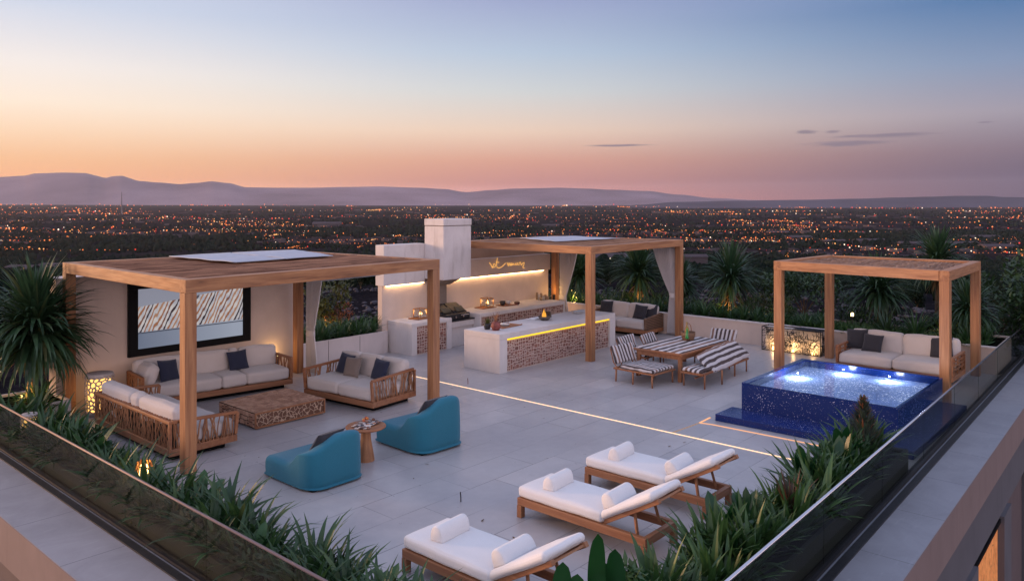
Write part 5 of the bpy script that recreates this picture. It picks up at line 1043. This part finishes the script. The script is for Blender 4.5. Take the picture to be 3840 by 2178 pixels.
# rocks on the slope
rr_ = random.Random(4); m = MB()
ico = bmesh.new(); bmesh.ops.create_icosphere(ico, subdivisions=1, radius=1); IV = [v_.co.copy() for v_ in ico.verts]; IF = [tuple(v_.index for v_ in f_.verts) for f_ in ico.faces]; ico.free()
ico = bmesh.new(); bmesh.ops.create_icosphere(ico, subdivisions=2, radius=1); IV2 = [v_.co.copy() for v_ in ico.verts]; IF2 = [tuple(v_.index for v_ in f_.verts) for f_ in ico.faces]; ico.free()
for i in range(2600):
    d = 21.5+30*rr_.random()**1.6; x, y = dirv(rr_.uniform(500,2750), d/.8)
    if x < 21.7 and y < 16.7: continue
    r_ = rr_.uniform(.06,.22); sd = rr_.random()*99; m.add([(x+q.x*r_*(1+.4*noise.noise(q*1.5+Vector((sd,0,0)))), y+q.y*r_, ground(x,y)+q.z*r_*.6) for q in IV], IF)
tag(m.build('rocks', plain('slope_rock', (.042,.038,.05), .9, nscale=6, var=.4)), kind='stuff')
# dark trees on the slope, each its own tree
tp = []
for k in range(3):
    t = bush('dark tree on the slope below the terrace', (0,0,0), 2.2, 1500, .42, L_TREE, 40+k, 1.0, 1.2, 'hillside_tree', 'tree', 'dark trees on the slope'); tp.append(t)
spots = [(dirv(px, d)) for px, d in ((850,58),(905,64),(950,72),(985,80),(1010,66),(880,95),(930,110),(1460,70),(1530,90),(1580,75),(1720,95),(1790,80),(1950,88),(2060,95),(2300,75),(2440,90),(2530,70),(2500,110),(1650,120),(60,70),(20,90),(110,110),(1010,120),(2200,120),(2380,130))]
for i, (x, y) in enumerate(spots):
    t = tp[i] if i < 3 else copy_tree(tp[i % 3]); s_ = rr_.uniform(.42,.66); t.location = (x,y,ground(x,y)-.3); t.scale = (s_,s_,s_); t.rotation_euler = (0,0,rr_.uniform(0,6.3))
# far wood: thousands of crowns that read as one mass
m = MB(); Lf = leafmat('wood_mass', (.007,.0135,.0105), (.016,.026,.017), .9, trans=.05, spec=0)
def crown(x, y, z0, r_, hi):
    V_, F_ = (IV2, IF2) if hi else (IV, IF); sd = Vector((rr_.random()*99,0,0)); hz = rr_.uniform(.9,1.4)
    m.add([(x+q.x*r_*(1+.55*noise.noise(q*1.9+sd)), y+q.y*r_*(1+.55*noise.noise(q*1.9+sd)), z0+r_*.75+q.z*r_*hz*(1+.5*noise.noise(q*2.3+sd))) for q in V_], F_)
def wood_band(n, d0, d1, p, r0, r1, hi, gap):
    for i in range(n):
        d = d0+(d1-d0)*rr_.random()**p; x, y = dirv(rr_.uniform(-250,2820), d)
        if d < 1250: ok = noise.noise(Vector((x*.006,y*.006,5))) > gap
        else: ok = belt(x, y) > gap
        if ok: crown(x, y, ground(x,y) if d < 1300 else zv(d), rr_.uniform(r0,r1), d < hi)
wood_band(2600, 120, 430, .8, .9, 2.0, 900, -.25); wood_band(7000, 400, 1300, .7, 2.3, 4.4, 800, -.5); wood_band(7500, 1250, 2700, .8, 3.2, 6.0, 0, -.12); wood_band(5000, 2700, 6500, .8, 4, 7.5, 0, .02)
tag(m.build('far_wood', Lf, smooth=True), kind='stuff')
# low houses and sheds of the far city, one mass
m = MB(); HM = [plain('far_wall_a', (.045,.038,.045), .9, spec=0), plain('far_wall_b', (.022,.018,.024), .9, spec=0), plain('far_wall_c', (.085,.07,.078), .9, spec=0)]
for i in range(2600):
    Y = rr_.uniform(9,128); d = 1949*(H-ZV)/Y; px = rr_.uniform(-250,2820); x, y = dirv(px, d)
    if belt(x, y) > .02: continue
    if Y > 100 and px < 1700: continue
    a, b, h_ = rr_.uniform(5,16), rr_.uniform(5,12), rr_.uniform(3,7)
    if d > 4000: a *= 2; b *= 2
    t_ = rr_.uniform(0,pi); cx_, sx_ = cos(t_), sin(t_); q = [(x+p*cx_-r_*sx_, y+p*sx_+r_*cx_) for p, r_ in ((-a,-b),(a,-b),(a,b),(-a,b))]; m.quadbox(q, zv(d)-2, zv(d)+h_, rr_.choice((0,0,1,1,2)))
tag(m.build('far_houses', HM), kind='stuff')
for i, (px, d, L, Wd, h_) in enumerate(((2000,1900,30,14,7),(2090,1750,24,12,6),(2180,1820,34,12,6),(2290,1700,26,13,7),(2390,1760,42,14,6),(2500,1640,30,14,8),(2460,2100,40,15,7),(1950,2200,28,13,7),(820,2900,50,20,10),(1380,2700,30,14,8),(2700,1700,30,15,8),(2320,1420,14,9,6),(2420,880,7,5,7),(1520,560,15,11,7),(1740,420,6,5,7),(60,1080,18,10,6),(110,1010,16,9,6),(30,990,14,9,5),(130,1120,12,9,5))):
    x, y = dirv(px, d); z_ = ground(x, y) if d < 1250 else zv(d)
    t = thing('warehouse' if d > 1300 else 'hillside_house', ('pale low warehouse among the far city lights' if d > 1300 else 'small house among dark trees below the terrace'), 'building', (x,y,z_), rr_.uniform(-.3,.3)+R(-48), 'warehouses in the far valley' if d > 1300 else 'houses among the trees below')
    m = MB(); m.box(-L,L,-Wd,Wd,-3,h_); m.build('wall', HM[i % 3], t); m = MB(); rg = h_+Wd*.25; m.add([(-L-.5,-Wd-.5,h_+.05),(L+.5,-Wd-.5,h_+.05),(L+.5,Wd+.5,h_+.05),(-L-.5,Wd+.5,h_+.05),(-L-.5,0,rg),(L+.5,0,rg)], [(0,1,5,4),(2,3,4,5),(0,4,3),(1,2,5)]); m.build('roof', HM[2], t)
# city lights
EM = [emat('light_orange', (1,.27,.07), 1.35, False), emat('light_red', (1,.08,.05), 1.15, False), emat('light_amber', (1,.47,.15), 1.5, False), emat('light_white', (1,.80,.62), 1.7, False)]
OV = [Vector(p) for p in ((1,0,0),(-1,0,0),(0,1,0),(0,-1,0),(0,0,1),(0,0,-1))]; OF = [(0,2,4),(2,1,4),(1,3,4),(3,0,4),(2,0,5),(1,2,5),(3,1,5),(0,3,5)]
m = MB()
def lamp(x, y, d, big=1.0, mi=None, up=7):
    k = rr_.random(); mi = (0 if k < .52 else 1 if k < .72 else 2 if k < .90 else 3) if mi is None else mi
    r_ = max(.5, d*.00054*(.55+1.5*rr_.random()**2.5)*big); m.add([(x+q.x*r_, y+q.y*r_, zv(d)+up+r_+q.z*r_) for q in OV], OF, mi)
for i in range(430):                                   # street strings
    Y = 7+112*rr_.random()**1.25; d = 1949*(H-ZV)/Y; px = rr_.uniform(-420,2980); x, y = dirv(px, d)
    a = rr_.choice((R(-48.6),R(-48.6),R(-40),R(-56),R(41)))+rr_.uniform(-.06,.06); n = rr_.randint(5,22); st_ = d*.006*rr_.uniform(.6,1.6); mi = rr_.choice((0,0,0,2,None,None))
    if belt(x, y) > .05: continue
    for j in range(n):
        s_ = (j-n/2)*st_*rr_.uniform(.9,1.1); lamp(x+cos(a)*s_, y+sin(a)*s_+rr_.uniform(-1,1)*st_*.1, d, .95, mi if rr_.random() < .8 else None)
for i in range(1500):
    Y = rr_.uniform(5,140) if rr_.random() < .8 else rr_.uniform(5,30); d = 1949*(H-ZV)/Y; px = rr_.uniform(-200,2760)
    if Y > 112 and px < 1500: continue
    x, y = dirv(px, d); k = belt(x, y)
    if k > .04 and rr_.random() < .95: continue
    if k > -.1 and rr_.random() < .35: continue
    lamp(x, y, d, .9)
for cpx, cy, spx, sY, n in ((2000,88,330,9,260),(2380,97,170,8,130),(1560,70,120,7,110),(1200,48,240,7,140),(620,50,320,10,170),(150,55,160,12,80),(2480,50,130,12,60),(450,88,330,6,60),(1900,16,600,3,150),(900,12,700,3,120)):
    for i in range(n):
        Y = max(4, rr_.gauss(cy, sY)); px = rr_.gauss(cpx, spx); d = 1949*(H-ZV)/Y; x, y = dirv(px, d)
        if belt(x, y) > .12: continue
        lamp(x, y, d, 1.0, rr_.choice((0,0,1,None)) if cpx > 1400 else None)
for px, d in ((60,1000),(95,1015),(110,985),(140,1010),(30,1030),(2130,1010),(1530,540),(1545,545),(1515,548),(2300,1250)):
    x, y = dirv(px, d); r_ = .7; zz = ground(x, y)+6; m.add([(x+q.x*r_, y+q.y*r_, zz+q.z*r_) for q in OV], OF, rr_.choice((0,2,3)))
tag(m.build('city_lights', EM), kind='stuff')
x, y = dirv(305, 5200); t = thing('radio_mast', 'thin radio mast standing on the plain below the left mountains', 'mast', (x,y,zv(5200))); m = MB(); m.tube([(0,0,0),(0,0,135)], 4.0, 6, r2=1.2); m.build('pole', plain('mast_grey', (.1,.09,.1), .8), t); m = MB(); m.lathe([(.001,0),(9,0),(9,6),(.001,6)], 8); m.build('base', HM[1], t)
# mountains
DM = 15000.0
prof = [(-900,455),(-400,440),(0,443),(60,440),(90,434),(160,432),(210,433),(250,441),(262,446),(285,441),(305,440),(330,447),(345,453),(400,457),(450,461),(490,458),(530,454),(570,458),(620,469),(700,470),(780,470),(870,468),(950,467),(1050,470),(1110,473),(1170,481),(1230,476),(1290,472),(1350,471),(1400,470),(1470,472),(1530,475),(1620,478),(1700,487),(1790,496),(1900,501),(2100,503),(2500,504),(3400,500)]
prof2 = [(1480,545),(1600,512),(1700,505),(1850,502),(2000,500),(2150,497),(2250,494),(2330,492),(2400,490),(2470,490),(2520,493),(2600,494),(2800,488),(3400,480)]
def ridge(prof, D0, depth, name, seed, ridgec):
    m = MB(); xs = []
    a, b = prof[0][0], prof[-1][0]; N = 420
    for i in range(N+1): xs.append(a+(b-a)*i/N)
    def hh(x):
        for (p, q), (r_, s_) in zip(prof, prof[1:]):
            if x <= r_: t = (x-p)/(r_-p); t = t*t*(3-2*t); return 510-(q+(s_-q)*t)
        return 510-prof[-1][1]
    rows = 9; vs = []
    for j in range(rows):
        t = j/(rows-1); d = D0-depth+depth*1.6*t
        for i, x in enumerate(xs):
            k = sin(pi*min(1, t/1.25)*.62/.62) if False else (sin(pi/2*min(1, t/.625)) if t <= .625 else cos(pi/2*(t-.625)/.375))
            X_, Y_ = dirv(x, d*math.hypot(1,(x-1283.5)/1949)*.9)
            top = hh(x)/1949*D0*.9+(H-ZV)
            rough_ = noise.noise(Vector((x*.012,t*4,seed)))*.05+noise.noise(Vector((x*.05,t*9,seed)))*.014
            vs.append((X_, Y_, ZV-6+top*max(0,k)*(1+rough_*(1-k))))
    M_ = N+1; m.add(vs, [(j*M_+i,j*M_+i+1,(j+1)*M_+i+1,(j+1)*M_+i) for j in range(rows-1) for i in range(N)])
    Mm = plain(name+'_tone', ridgec, .95, nscale=.0007, var=.3, spec=0); struct('mountains', m, Mm, smooth=True)
ridge(prof, DM, 3500, 'ridge_far', 1, (.235,.175,.195)); ridge(prof2, DM*.72, 2600, 'ridge_near', 5, (.075,.07,.095))  # far ridge's pale mauve carries distance haze in its base colour
# evening haze over the valley
Mh = Mat('haze'); Mh.nt.nodes.remove(Mh.b); pv = Mh.n('ShaderNodeVolumePrincipled'); pv.inputs['Density'].default_value = 1.7e-5; pv.inputs['Color'].default_value = (.92,.88,.97,1); pv.inputs['Anisotropy'].default_value = .25
Mh.nt.links.new(pv.outputs[0], Mh.out.inputs['Volume'])
m = MB(); m.box(-23000,23000,-23000,23000,ZV-9,610); o = m.build('haze', Mh.m); tag(o, kind='stuff')

# ------------------------------------------------------------------ render settings
cy = sc.cycles; cy.use_denoising = True; cy.max_bounces = 7; cy.diffuse_bounces = 3; cy.glossy_bounces = 3; cy.transmission_bounces = 4; cy.volume_bounces = 1; cy.transparent_max_bounces = 16
cy.sample_clamp_indirect = 4; cy.caustics_reflective = False; cy.caustics_refractive = False
vs_ = sc.view_settings; vs_.view_transform = 'Standard'; vs_.look = 'None'; vs_.exposure = 0; vs_.gamma = 1; vs_.use_curve_mapping = False
